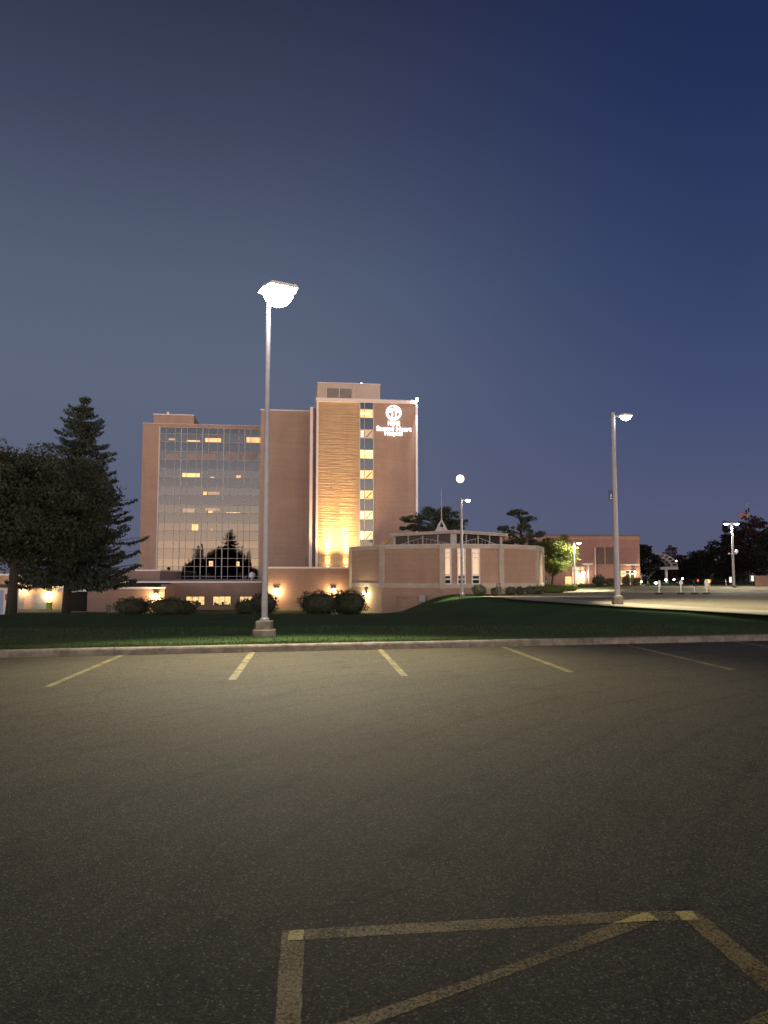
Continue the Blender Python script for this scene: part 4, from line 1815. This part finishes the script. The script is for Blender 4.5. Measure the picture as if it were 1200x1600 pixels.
# signs at the far right edge
for (px, py0, py1, lab, w_) in ((1141.5, 902, 919, 'small pale parking sign on a thin post, left of the double lamp post', .18), (1135, 905, 919, 'thin bare leaning post at the lot edge', .0), (1176, 900, 919, 'narrow white sign by the wooden enclosure', .2)):
    p0, p1 = P(px, py1, 112), P(px, py0, 112)
    root = thing('sign_post', lab, 'sign post', (p0.x, p0.y, .15))
    h = p1.z - .15
    mb = MB()
    mb.tube([(0, 0, 0), (-.1 if w_ == 0 else 0, 0, h)], .04, 6)
    mb.build('post', M['dark_metal'] if w_ else M['mullion'], root)
    if w_:
        mb = MB()
        mb.box(-w_, w_, -.07, -.045, h - .75, h + .05)
        mb.build('panel', M['white'], root)
# wooden enclosure at the right edge
p = P(1181, 918, 114)
root = thing('wooden_enclosure', 'brown board enclosure at the right edge under the trees', 'fence', (p.x, p.y, .1))
mb = MB()
wtot = (1199 - 1179) / 1200 * 114
k = 0
while k < wtot:
    mb.box(k, k + .17, -.03, .03, 0, 1.55 + random.uniform(-.02, .02))
    k += .19
mb.build('boards', M['wood_fence'], root)
mb = MB()
for xx in (0, wtot / 2, wtot):
    mb.box(xx - .06, xx + .06, .031, .15, 0, 1.65)
mb.build('posts', M['wood_fence'], root)

# litter bin by the chapel
p = P(779, 927.5, 73)
root = thing('litter_bin', 'dark domed litter bin between the low shrubs by the chapel', 'litter bin', (p.x, p.y, gz(p.x, p.y)))
mb = MB()
mb.lathe((0, 0, 0), [(.22, 0), (.27, .05), (.29, .72), (.30, .75)], 18)
for k in range(14):
    a = 2 * math.pi * k / 14
    mb.box(.285 * math.cos(a) - .015, .285 * math.cos(a) + .015, .285 * math.sin(a) - .015, .285 * math.sin(a) + .015, .06, .7)
mb.build('body', M['dark_metal'], root)
mb = MB()
mb.lathe((0, 0, .76), [(.31, 0), (.30, .06), (.24, .10), (.23, .11)], 18)
for a in (45, 135, 225, 315):
    mb.beam((.22 * math.cos(R(a)), .22 * math.sin(R(a)), .85), (.17 * math.cos(R(a)), .17 * math.sin(R(a)), 1.08), .04, .04)
mb.lathe((0, 0, 1.06), [(.25, 0), (.22, .07), (.12, .13), (.02, .15)], 18)
mb.build('dome_lid', M['dark_metal'], root)

# wheeled bin, shed, gas meter at the far left
s, z = F(77, 950, ET - 1)
p = to_world(s, ET - 1.2, 0)
root = thing('wheeled_bin', 'lime green wheeled bin with a black lid under the wall lamp', 'bin', (p[0], p[1], gz(p[0], p[1])), TH)
mb = MB()
mb.add([(-.24, -.24, .08), (.24, -.24, .08), (.24, .24, .08), (-.24, .24, .08), (-.32, -.3, .8), (.32, -.3, .8), (.32, .32, .8), (-.32, .32, .8)],
       [(0, 3, 2, 1), (4, 5, 6, 7), (0, 1, 5, 4), (1, 2, 6, 5), (2, 3, 7, 6), (3, 0, 4, 7)])
mb.build('body', M['green_plastic'], root, bevel=.02)
mb = MB()
mb.add([(-.34, -.34, .81), (.34, -.34, .81), (.34, .34, .81), (-.34, .34, .81), (-.3, -.28, .88), (.3, -.28, .88), (.34, .34, .98), (-.34, .34, .98)],
       [(0, 3, 2, 1), (4, 5, 6, 7), (0, 1, 5, 4), (1, 2, 6, 5), (2, 3, 7, 6), (3, 0, 4, 7)])
mb.build('lid', M['black_rubber'], root)
for xx in (-.26, .26):
    mb = MB()
    mb.tube([(xx - .03, .3, .1), (xx + .03, .3, .1)], .1, 12)
    mb.build('wheel', M['black_rubber'], root)
p0 = P(0, 955, 74)
zg_ = gz(p0.x, p0.y)
root = thing('white_shed', 'white panelled shed with a small red notice at the far left edge', 'shed', (p0.x, p0.y, zg_), R(10))
xr = (13) / 1200 * 74
hs = P(5, 918, 74).z - zg_
mb = MB()
mb.box(-4, xr, 0, 3, 0, hs)
mb.build('wall', M['white'], root)
mb = MB()
mb.box(-4.2, xr + .15, -.25, 3.2, hs, hs + .28)
mb.build('roof', M['dark_panel'], root)
mb = MB()
mb.box(-2.2, xr * .32, -.03, -.002, .05, hs - .25)
mb.build('door', plain('blue_grey_door', (.35, .42, .55), .5), root)
mb = MB()
mb.box(xr * .5, xr * .9, -.03, -.002, hs * .52, hs * .76)
mb.build('notice', plain('red_brown_notice', (.3, .1, .07), .5), root)
p = P(168, 953, 80)
root = thing('ac_unit', 'small dark box unit standing against the brick wall left of the hedges', 'utility box', (p.x, p.y + .5, gz(p.x, p.y)), TH)
mb = MB()
mb.box(-.28, .22, -.2, .2, 0, .85)
mb.build('cabinet', M['dark_metal'], root, bevel=.02)
mb = MB()
for k in range(6):
    mb.box(-.24, .18, -.215, -.201, .12 + k * .1, .16 + k * .1)
mb.build('grille', M['louvre'], root)

# ------------------------------------------------------------------ foliage
def leaf_quads(cen, size, jit=.4, flat=0.0, droop=0.0, asp=1.0):
    """cen (N,3) -> quads of edge ~size, random orientation; flat>0 biases normals to vertical"""
    n = len(cen)
    a = rng.normal(size=(n, 3))
    b = rng.normal(size=(n, 3))
    if flat:
        a[:, 2] *= (1 - flat)
        b[:, 2] *= (1 - flat)
    if droop:
        b[:, 2] -= droop
    a /= np.linalg.norm(a, axis=1, keepdims=True)
    b -= a * np.sum(a * b, 1, keepdims=True)
    b /= np.linalg.norm(b, axis=1, keepdims=True)
    s = size * rng.uniform(1 - jit, 1 + jit, (n, 1))
    a = a * s * .5 / asp
    b = b * s * .5 * asp
    k = rng.uniform(.35, .9, (n, 1))
    V = np.stack([cen - b, cen + a * k, cen + b, cen - a * k], 1)
    return V


def quads_obj(name, Vs, mat, parent):
    V = np.concatenate(Vs).reshape(-1, 3)
    return raw_mesh(name, V, np.arange(len(V)).reshape(-1, 4), mat, parent)


def in_ball(n, shell=.0):
    d = rng.normal(size=(n, 3))
    d /= np.linalg.norm(d, axis=1, keepdims=True)
    r = (shell ** 3 + (1 - shell ** 3) * rng.random((n, 1))) ** (1 / 3)
    return d * r


def broad_tree(loc, H, cw, cb, label, mat, nclump=60, nleaf=350, leaf=.16, trunk=.3, lean=0.0, cat='tree', name='tree', group=None, crn=None, dens=1.0, cdepth=None, sub=6):
    """H total height, cw crown half-width, cb crown bottom height"""
    root = thing(name, label, cat, loc, 0, group)
    mb = MB()
    hz = cb + (H - cb) * .35
    pts = [Vector((0, 0, -.3)), Vector((lean * .2, 0, cb * .5)), Vector((lean * .5, 0, cb)), Vector((lean, 0, hz)), Vector((lean * 1.1, 0, hz + (H - hz) * .5))]
    mb.tube(pts, [trunk * 1.35, trunk, trunk * .85, trunk * .5, trunk * .15], 10)
    mb.build('trunk', M['bark'], root, smooth=True)
    cz = (H + cb) / 2
    hh = (H - cb) / 2
    cd = cdepth or cw
    clumps = []
    lb = MB()
    for i in range(nclump):
        d = in_ball(1, .45)[0]
        c = np.array([lean + d[0] * cw * .86, d[1] * cd * .86, cz + d[2] * hh * .88])
        if d[2] < -.3:
            c[0] = lean + (c[0] - lean) * .85
        clumps.append(c)
        if i % 3 == 0:
            st_ = Vector((lean * .6, 0, cb * .8 + random.random() * (hz - cb * .8)))
            e_ = Vector(c)
            md = st_.lerp(e_, .5) + Vector((0, 0, -.05 * H * random.random()))
            lb.tube([st_, md, e_], [trunk * .32, trunk * .18, .02], 6, cap=False)
    lb.build('limbs', M['bark'], root)
    Vs = []
    rc = (cw * hh * cd) ** (1 / 3) * .34
    for c in clumps:
        r = rc * random.uniform(.6, 1.25)
        # each clump is several sprays
        for k in range(sub):
            o_ = in_ball(1, .3)[0] * r * np.array([1, 1, .7])
            n = max(4, int(nleaf * dens / sub * random.uniform(.6, 1.3)))
            p = in_ball(n) * r * .55 * np.array([1, 1, .6]) + c + o_
            Vs.append(leaf_quads(p, leaf))
    quads_obj('crown', Vs, mat, root)
    return root


def spruce(loc, H, rw, cb, label, mat, lean=0.0, trunk=.28, layers=34, leaf=.2, name='spruce_tree', cat='tree', per=9, dens=1.0, wscale=None, group=None):
    root = thing(name, label, cat, loc, 0, group)
    mb = MB()
    mb.tube([(0, 0, -.3), (lean * .15, 0, H * .3), (lean * .6, 0, H * .7), (lean, 0, H)], [trunk * 1.25, trunk * .85, trunk * .4, .02], 10)
    mb.build('trunk', M['bark'], root, smooth=True)
    Vs = []
    lb = MB()
    for i in range(layers):
        f = (i + random.uniform(-.75, .75)) / layers
        f = min(max(f, 0), 1)
        z = cb + (H - cb) * f ** .95
        xc = lean * (z / H) ** 1.3
        prof = (1 - f) ** .72 if f > .12 else (1 - .12) ** .72 * (.82 + f * 1.5)
        base_r = rw * prof
        nb = max(5, int(per * (1 - f * .4)))
        a0 = random.random() * 6.28
        for k in range(nb):
            a = a0 + 6.283 * k / nb + random.uniform(-.35, .35)
            L = max(.35, base_r * random.uniform(.52, 1.22))
            dr = .16 + .22 * (1 - f)
            segs = max(3, int(L / .35))
            u = np.linspace(.08, 1, segs * 5)
            # droop then upturned tip
            zz = z - dr * L * np.sin(u * math.pi * .62) + .12 * L * u ** 3 + (.25 * L * (f > .75)) * u
            px = xc + np.cos(a) * L * u
            py = np.sin(a) * L * u
            wdt = .10 * L * (1 - u * .75) + .16
            n = int(30 * dens * L + 16)
            q = rng.random(n) ** .8
            ix = np.clip((q * (len(u) - 1)).astype(int), 0, len(u) - 1)
            side = rng.normal(0, 1, n) * wdt[ix] * .75
            cen = np.stack([px[ix] - np.sin(a) * side, py[ix] + np.cos(a) * side, zz[ix] - np.abs(rng.normal(0, .16, n)) * (1.2 - q) - .05], 1)
            Vs.append(leaf_quads(cen, leaf * (1.15 - .4 * f), droop=1.3, asp=1.5))
            lb.tube([(xc, 0, z), (px[len(u) // 2], py[len(u) // 2], zz[len(u) // 2]), (px[-1], py[-1], zz[-1])], [.045, .03, .008], 4, cap=False)
    lb.build('branches', M['bark'], root)
    quads_obj('crown', Vs, mat, root)
    return root


def pine(loc, H, tiers, label, mat, trunk=.2, name='pine_tree', leaf=.2, lean=0):
    """flat topped pine: tiers = [(dx, z, rx, rz)]"""
    root = thing(name, label, 'tree', loc, 0)
    mb = MB()
    mb.tube([(0, 0, -.3), (lean * .3, 0, H * .4), (lean * .7, .2, H * .75), (lean, 0, H * .97)], [trunk * 1.2, trunk, trunk * .6, .03], 8)
    mb.build('trunk', M['bark'], root, smooth=True)
    lb = MB()
    Vs = []
    for dx, z, rx, rz_ in tiers:
        for k in range(max(6, int(rx * 9))):
            d = in_ball(1, .2)[0]
            c = np.array([dx + d[0] * rx, d[1] * rx * .9, z + d[2] * rz_])
            r = random.uniform(.28, .6) * min(1.2, rx * .6 + .4)
            n = 110
            p = in_ball(n) * np.array([r, r, r * .6]) + c
            Vs.append(leaf_quads(p, leaf, droop=-.6, asp=1.5))
            if k % 2 == 0:
                x0_ = lean * z / H
                lb.tube([(x0_, 0, z - rz_ - .5), (x0_ + (c[0] - x0_) * .55, c[1] * .55, z - rz_ * .6 - .2), (c[0], c[1], c[2] - .05)], [.09, .06, .02], 5, cap=False)
    lb.build('limbs', M['bark'], root)
    quads_obj('crown', Vs, mat, root)
    return root


def bush(x0, x1, ytop, Y, label, name='hedge', group=None, mat='leaf_bush', boxy=2.6, leaf=.10, depth=None, ragged=.095, n=None, cat='hedge'):
    c = P((x0 + x1) / 2, ytop, Y)
    zg = gz(c.x, Y)
    h = c.z - zg
    rx = (x1 - x0) / 2400 * Y
    ry = depth or min(rx, h * .7)
    root = thing(name, label, cat, (c.x, Y, zg), 0, group)
    nn = n or int(2600 * max(.4, rx * h / 2.0) * (.1 / leaf) ** 1.6)
    d = rng.normal(size=(nn, 3))
    d /= np.linalg.norm(d, axis=1, keepdims=True)
    # superellipsoid
    pn = np.sum(np.abs(d) ** boxy, 1, keepdims=True) ** (1 / boxy)
    e_ = d / pn
    lump = 1 + ragged * (np.sin(e_[:, :1] * 9 + e_[:, 2:] * 5 + x0) + np.sin(e_[:, 1:2] * 11 + e_[:, :1] * 4 + x1) * .7)
    rj = rng.uniform(.84, 1.03, (nn, 1))
    stray = rng.random((nn, 1)) < .05
    rj = np.where(stray, rng.uniform(1.02, 1.13, (nn, 1)), rj)
    lump = lump + .05 * np.sin(e_[:, :1] * 23 + x0 * 3) * np.sin(e_[:, 2:] * 19 + x1)
    p = e_ * lump * rj * np.array([rx, ry, h * .52]) + np.array([0, 0, h * .5])
    p[:, 2] = np.maximum(p[:, 2], .03)
    Vs = [leaf_quads(p, leaf)]
    quads_obj('foliage', Vs, M[mat], root)
    # solid inner core, added so no light passes through the shell of leaves
    vs, fs = [], []
    nu, nv = 18, 10
    for i in range(nv + 1):
        th = math.pi * i / nv
        for j in range(nu):
            ph = 2 * math.pi * j / nu
            v = np.array([math.sin(th) * math.cos(ph), math.sin(th) * math.sin(ph), math.cos(th)])
            v = v / (np.sum(np.abs(v) ** boxy) ** (1 / boxy))
            vs.append((v[0] * rx * .84, v[1] * ry * .84, max(0, v[2] * h * .43 + h * .48)))
    for i in range(nv):
        for j in range(nu):
            j2 = (j + 1) % nu
            fs.append((i * nu + j, (i + 1) * nu + j, (i + 1) * nu + j2, i * nu + j2))
    mb = MB()
    mb.add(vs, fs)
    mb.build('inner_core', M[mat], root)
    return root


# big dark trees at left
TREE_D = 52
pb = P(17, 962, TREE_D)
zg_ = gz(pb.x, pb.y)
broad_tree((pb.x, pb.y, zg_), 11.9, 6.4, 3.3, 'wide dark leafy tree at the left edge, crown cut by the frame', M['leaf_maple'],
           nclump=140, nleaf=640, leaf=.17, trunk=.30, lean=.2, sub=6)
pb = P(103, 957, 60)
zg_ = gz(pb.x, pb.y)
spruce((pb.x, pb.y, zg_), P(121, 618, 60).z - zg_, 6.0, 3.6, 'tall dark spruce in front of the brick end wall, left of the glass wing', M['leaf_spruce'],
       lean=.95, trunk=.28, layers=40, leaf=.24, per=11, dens=1.5)

# clipped yews along the podium
bush(180, 236, 934, 50, 'rounded clipped hedge, leftmost, under the left wall lamp', group='clipped hedges on the lawn')
bush(233, 292, 934, 49, 'rounded clipped hedge just right of the left wall lamp', group='clipped hedges on the lawn')
bush(274, 307, 939, 50, 'low clipped hedge end below the left lit window', group='clipped hedges on the lawn')
bush(368, 402, 937, 56, 'small round clipped shrub left of the near lamp post', group='clipped hedges on the lawn')
bush(392, 434, 926, 60, 'taller round clipped shrub directly behind the near lamp post', group='clipped hedges on the lawn', boxy=2.2)
bush(468, 530, 924.5, 62, 'long clipped hedge left of the chapel, left half', group='clipped hedges on the lawn')
bush(517, 573, 923, 63, 'clipped hedge right half, touching the chapel corner', group='clipped hedges on the lawn')
# shrubs by the chapel
cs = 'low shrubs at the chapel foot'
bush(737, 760, 914, 72, 'round dark shrub right of the lamp post at the chapel foot', group=cs, boxy=2.2, leaf=.09)
bush(767, 776, 919, 72, 'tiny shrub left of the litter bin', group=cs, leaf=.09, boxy=2.2)
bush(790, 806, 917, 74, 'small shrub right of the litter bin', group=cs, leaf=.09, boxy=2.2)
bush(806, 818, 917, 75, 'small shrub under the chapel right brick panel', group=cs, leaf=.09, boxy=2.2)
bush(817, 850, 916, 78, 'spreading shrub at the right end of the chapel', group=cs, leaf=.1, ragged=.12)
bush(838, 885, 914.5, 84, 'low spreading hedge below the small leafy tree', group=cs, leaf=.1, ragged=.12, mat='leaf_green', boxy=3)
bush(880, 902, 913, 92, 'low hedge beside the yellow lit leaves', group=cs, leaf=.12, ragged=.12, mat='leaf_green', boxy=3)
bush(842, 856, 902, 92, 'upright dark shrub between the chapel and the small tree', group=cs, leaf=.13, ragged=.12)
bush(900, 932, 912, 108, 'flat low hedge before the annex side entrance', group=cs, leaf=.14, ragged=.12, boxy=3)
bush(925, 946, 899, 118, 'rounded green bush against the annex wall', group=cs, leaf=.15, ragged=.15, boxy=2.1)
for (x0, x1, yt, lab) in ((948, 962, 903, 'tuft of dry ornamental grass left of the near right lamp post'), (972, 984, 900, 'tall dry grass tuft in front of the annex glass doors'), (990, 1001, 902, 'dry grass tuft at the right corner of the annex')):
    c = P((x0 + x1) / 2, yt, 122)
    root = thing('ornamental_grass', lab, 'plant', (c.x, 122, .12), 0, 'dry grass tufts at the annex')
    n = 700
    rr_ = (x1 - x0) / 2400 * 122
    bx = rng.normal(0, rr_ * .3, n)
    by = rng.normal(0, rr_ * .3, n)
    h = (c.z - .12) * rng.uniform(.5, 1.0, n)
    lx, ly = rng.normal(0, rr_ * .45, n), rng.normal(0, rr_ * .45, n)
    wv = .025
    V = np.stack([np.stack([bx - wv, by, 0 * h], 1), np.stack([bx + wv, by, 0 * h], 1), np.stack([bx + lx + wv * .5, by + ly, h], 1), np.stack([bx + lx - wv * .5, by + ly, h], 1)], 1)
    raw_mesh('blades', V.reshape(-1, 3), np.arange(4 * n).reshape(-1, 4), M['dry_grass'], root)

# pines behind the chapel
pb = P(682, 840, 112)
pm2 = lambda px, Y: P(px, 850, Y).x
zz = lambda py, Y: P(688, py, Y).z
Yq = 112
T = []
for px, py, rx, rz_ in ((682, 797, 24, 6), (668, 806, 22, 6), (645, 812, 17, 4), (700, 806, 20, 5), (650, 823, 18, 4), (690, 817, 26, 6), (716, 816, 14, 4), (675, 826, 28, 4), (708, 826, 16, 4), (634, 826, 8, 2.5)):
    T.append((pm2(px, Yq) - pb.x, zz(py, Yq) + 2.5, rx / 1200 * Yq, rz_ / 1200 * Yq * 1.1))
pine((pb.x, Yq, -2.5), zz(796, Yq) + 2.5, T, 'dark flat tiered pine rising behind the chapel spire', M['leaf_pine'], trunk=.3)
Yq = 104
pb = P(818, 860, Yq)
T = []
for px, py, rx, rz_ in ((812, 801, 15, 2.5), (822, 812, 13, 4), (798, 803, 6, 2), (791, 825, 11, 3.5), (797, 834, 11, 3), (818, 824, 15, 4), (833, 834, 15, 5), (812, 845, 18, 5), (838, 848, 14, 5), (826, 858, 16, 5), (795, 848, 8, 2)):
    T.append((pm2(px, Yq) - pb.x, zz(py, Yq) - .1, rx / 1200 * Yq, rz_ / 1200 * Yq))
pine((pb.x, Yq, .1), zz(800, Yq) - .1, T, 'dark ragged pine behind the right end of the chapel', M['leaf_pine'], trunk=.28, lean=-.4)
# small tree by the annex
Yq = 97
pb = P(862, 916, Yq)
broad_tree((pb.x, Yq, .05), P(865, 836, Yq).z - .1, 3.0, 1.6, 'small leafy tree, right side lit yellow by the lamp post beside it', M['leaf_green'],
           nclump=75, nleaf=360, leaf=.17, trunk=.13, lean=.35, sub=6)

# far trees
FG = 'dark trees beyond the upper lot'
far = [
    (1010, 150, 849, 20, 'leaf_far', 'dark tree directly right of the annex, before the arched canopy', 'b'),
    (1028, 178, 872, 16, 'leaf_far', 'low dark tree behind the arched canopy, left part', 'b'),
    (1050, 215, 853, 24, 'leaf_red', 'russet tree above and behind the arched canopy', 'b'),
    (1076, 200, 872, 22, 'leaf_far', 'low dark tree in the dip of the tree line', 'b'),
    (1100, 190, 856, 26, 'leaf_far', 'dark round tree right of the dip in the tree line', 'b'),
    (1122, 170, 845, 26, 'leaf_far', 'dark tree just left of the double headed post', 'b'),
    (1136, 168, 812, 16, 'leaf_far', 'tall dark conifer with ragged tip behind the double headed post', 's'),
    (1156, 165, 818, 26, 'leaf_redfar', 'dark russet tree below the flag', 'b'),
    (1182, 160, 804, 32, 'leaf_redfar', 'large dark russet tree at the right edge', 'b'),
    (1212, 150, 806, 30, 'leaf_far', 'dark tree cut off by the right edge of the frame', 'b'),
    (1164, 185, 846, 30, 'leaf_far', 'dark tree filling in behind the russet ones', 'b'),
    (1196, 200, 830, 30, 'leaf_far', 'dark backmost tree at the right edge', 'b'),
    (1090, 230, 880, 30, 'leaf_far', 'lowest far dark tree behind the portable posts', 'b'),
    (1040, 240, 888, 26, 'leaf_far', 'far low tree seen through the canopy lattice', 'b'),
]
for px, Y, py, hw, mat, lab, kind in far:
    pb = P(px, 900, Y)
    H = P(px, py, Y).z - .1
    wv = hw / 1200 * Y
    if kind == 'b':
        broad_tree((pb.x, Y, .1), H, wv, .4, lab, M[mat], nclump=46, nleaf=170, leaf=.42, trunk=.3, group=FG, sub=5)
    else:
        spruce((pb.x, Y, .1), H, wv * 1.3, .5, lab, M[mat], layers=26, leaf=.45, per=8, dens=.6, group=FG)
bush(1060, 1150, 905, 150, 'long low dark hedge bordering the far side of the upper lot', group=FG, leaf=.3, mat='leaf_far', ragged=.15, boxy=4, depth=2)

# flag
Yf = 175
f0 = P(1171.5, 900, Yf)
root = thing('flagpole', 'thin flagpole tip rising above the dark trees at right', 'flagpole', (f0.x, Yf, .1))
mb = MB()
zt = P(1171, 788, Yf).z
mb.tube([(0, 0, 0), (0, 0, zt - .1)], [.12, .05], 10)
mb.build('pole', M['pole'], root)
mb = MB()
mb.lathe((0, 0, zt - .1), [(.02, 0), (.12, .08), (.12, .18), (.02, .25)], 10)
mb.build('finial', M['mullion'], root)
A = P(1171, 793, Yf)
B = P(1172.5, 806.5, Yf)
Cc = P(1153, 808.5, Yf)
mb = MB()
nu, nv = 20, 13
vs = []
for j in range(nv + 1):
    for i in range(nu + 1):
        u, v = i / nu, j / nv
        a_ = A.lerp(B, v)
        # the fly end droops down and out
        e_ = Cc + Vector((0, 0, (.5 - v) * .9)) + Vector((v * .9, 0, 0))
        p = a_.lerp(e_, u)
        p = p + Vector((0, .25 * math.sin(u * 9 + v * 2), .06 * math.sin(u * 11)))
        vs.append(p)
mb.v = [tuple(v) for v in vs]
for j in range(nv):
    for i in range(nu):
        k = j * (nu + 1) + i
        mb.f.append((k, k + 1, k + nu + 2, k + nu + 1))
        mb.m.append(2 if (i < nu * .42 and j < 7) else (0 if j % 2 == 0 else 1))
fl = mb.build('flag', [plain('flag_red', (.22, .025, .03), .9), plain('flag_white', (.30, .27, .28), .9), plain('flag_blue', (.012, .018, .05), .9)], smooth=True)
fl.modifiers.new('thick', 'SOLIDIFY').thickness = .01
tag(fl, 'red and white striped flag with blue corner, drooping from the flagpole', 'flag')

# moon, low in the east
mp = P(719, 748, 4200)
mb = MB()
prof = [(max(.5, 22 * math.cos(-math.pi / 2 + math.pi * i / 16)), 22 * math.sin(-math.pi / 2 + math.pi * i / 16)) for i in range(17)]
mb.lathe((0, 0, 0), prof, 32)
mo = mb.build('moon', M['moon'], smooth=True)
mo.location = mp
tag(mo, 'full pale orange moon hanging just above a lamp post', 'moon')

# trees across the road behind the camera: they show in the glass wall
gp = Vector(to_world(g0, GT, 0))
gn = Vector((st, -ct, 0))


def mirror_spot(px, dist):
    a, _ = ray(px, 880)
    d = Vector((a, 1, 0)).normalized()
    k = (gp.dot(gn)) / d.dot(gn)
    h = d * k
    d2 = d - gn * 2 * d.dot(gn)
    q = h + d2 * dist
    return q.x, q.y, k + dist


Vs = []
for (px, py, hw, dist, con) in [(250, 899, 9, 240, 0), (268, 896, 10, 235, 0), (282, 894, 9, 240, 0), (293, 881, 9, 232, 0), (301, 877, 8, 238, 0), (309, 858, 8, 235, 0), (315, 852, 5, 236, 1),
                                (322, 872, 9, 240, 0), (331, 864, 9, 233, 0), (340, 860, 8, 238, 0), (350, 874, 8, 236, 0), (360, 870, 8, 240, 0), (366, 860, 6, 236, 0),
                                (378, 856, 7, 230, 1), (388, 858, 6, 234, 1), (398, 888, 12, 238, 0), (412, 893, 12, 240, 0), (430, 880, 14, 236, 0), (232, 893, 12, 240, 0), (206, 885, 12, 240, 0)]:
    vx, vy, tot = mirror_spot(px, dist)
    hh_ = EYE + (900 - py) / 1200 * tot
    ww = hw / 1200 * tot
    n = 2600
    d = in_ball(n)
    p = d * np.array([ww, ww * .8, hh_ * .52])
    if con:
        f = np.clip(.9 - p[:, 2] / (hh_ * .52), .04, 1.7)
        p[:, 0] *= f
        p[:, 1] *= f
    else:
        lump = 1 + .18 * np.sin(d[:, 0] * 7 + px) + .15 * np.sin(d[:, 2] * 9 + px)
        p *= lump[:, None]
    p += np.array([vx, vy, hh_ * .5])
    p[:, 2] = np.maximum(p[:, 2], .2)
    Vs.append(leaf_quads(p, .8))
o = quads_obj('tree_line', Vs, M['leaf_far'], None)
tag(o, 'dark tree line mirrored in the glass wing', 'trees', kind='stuff')
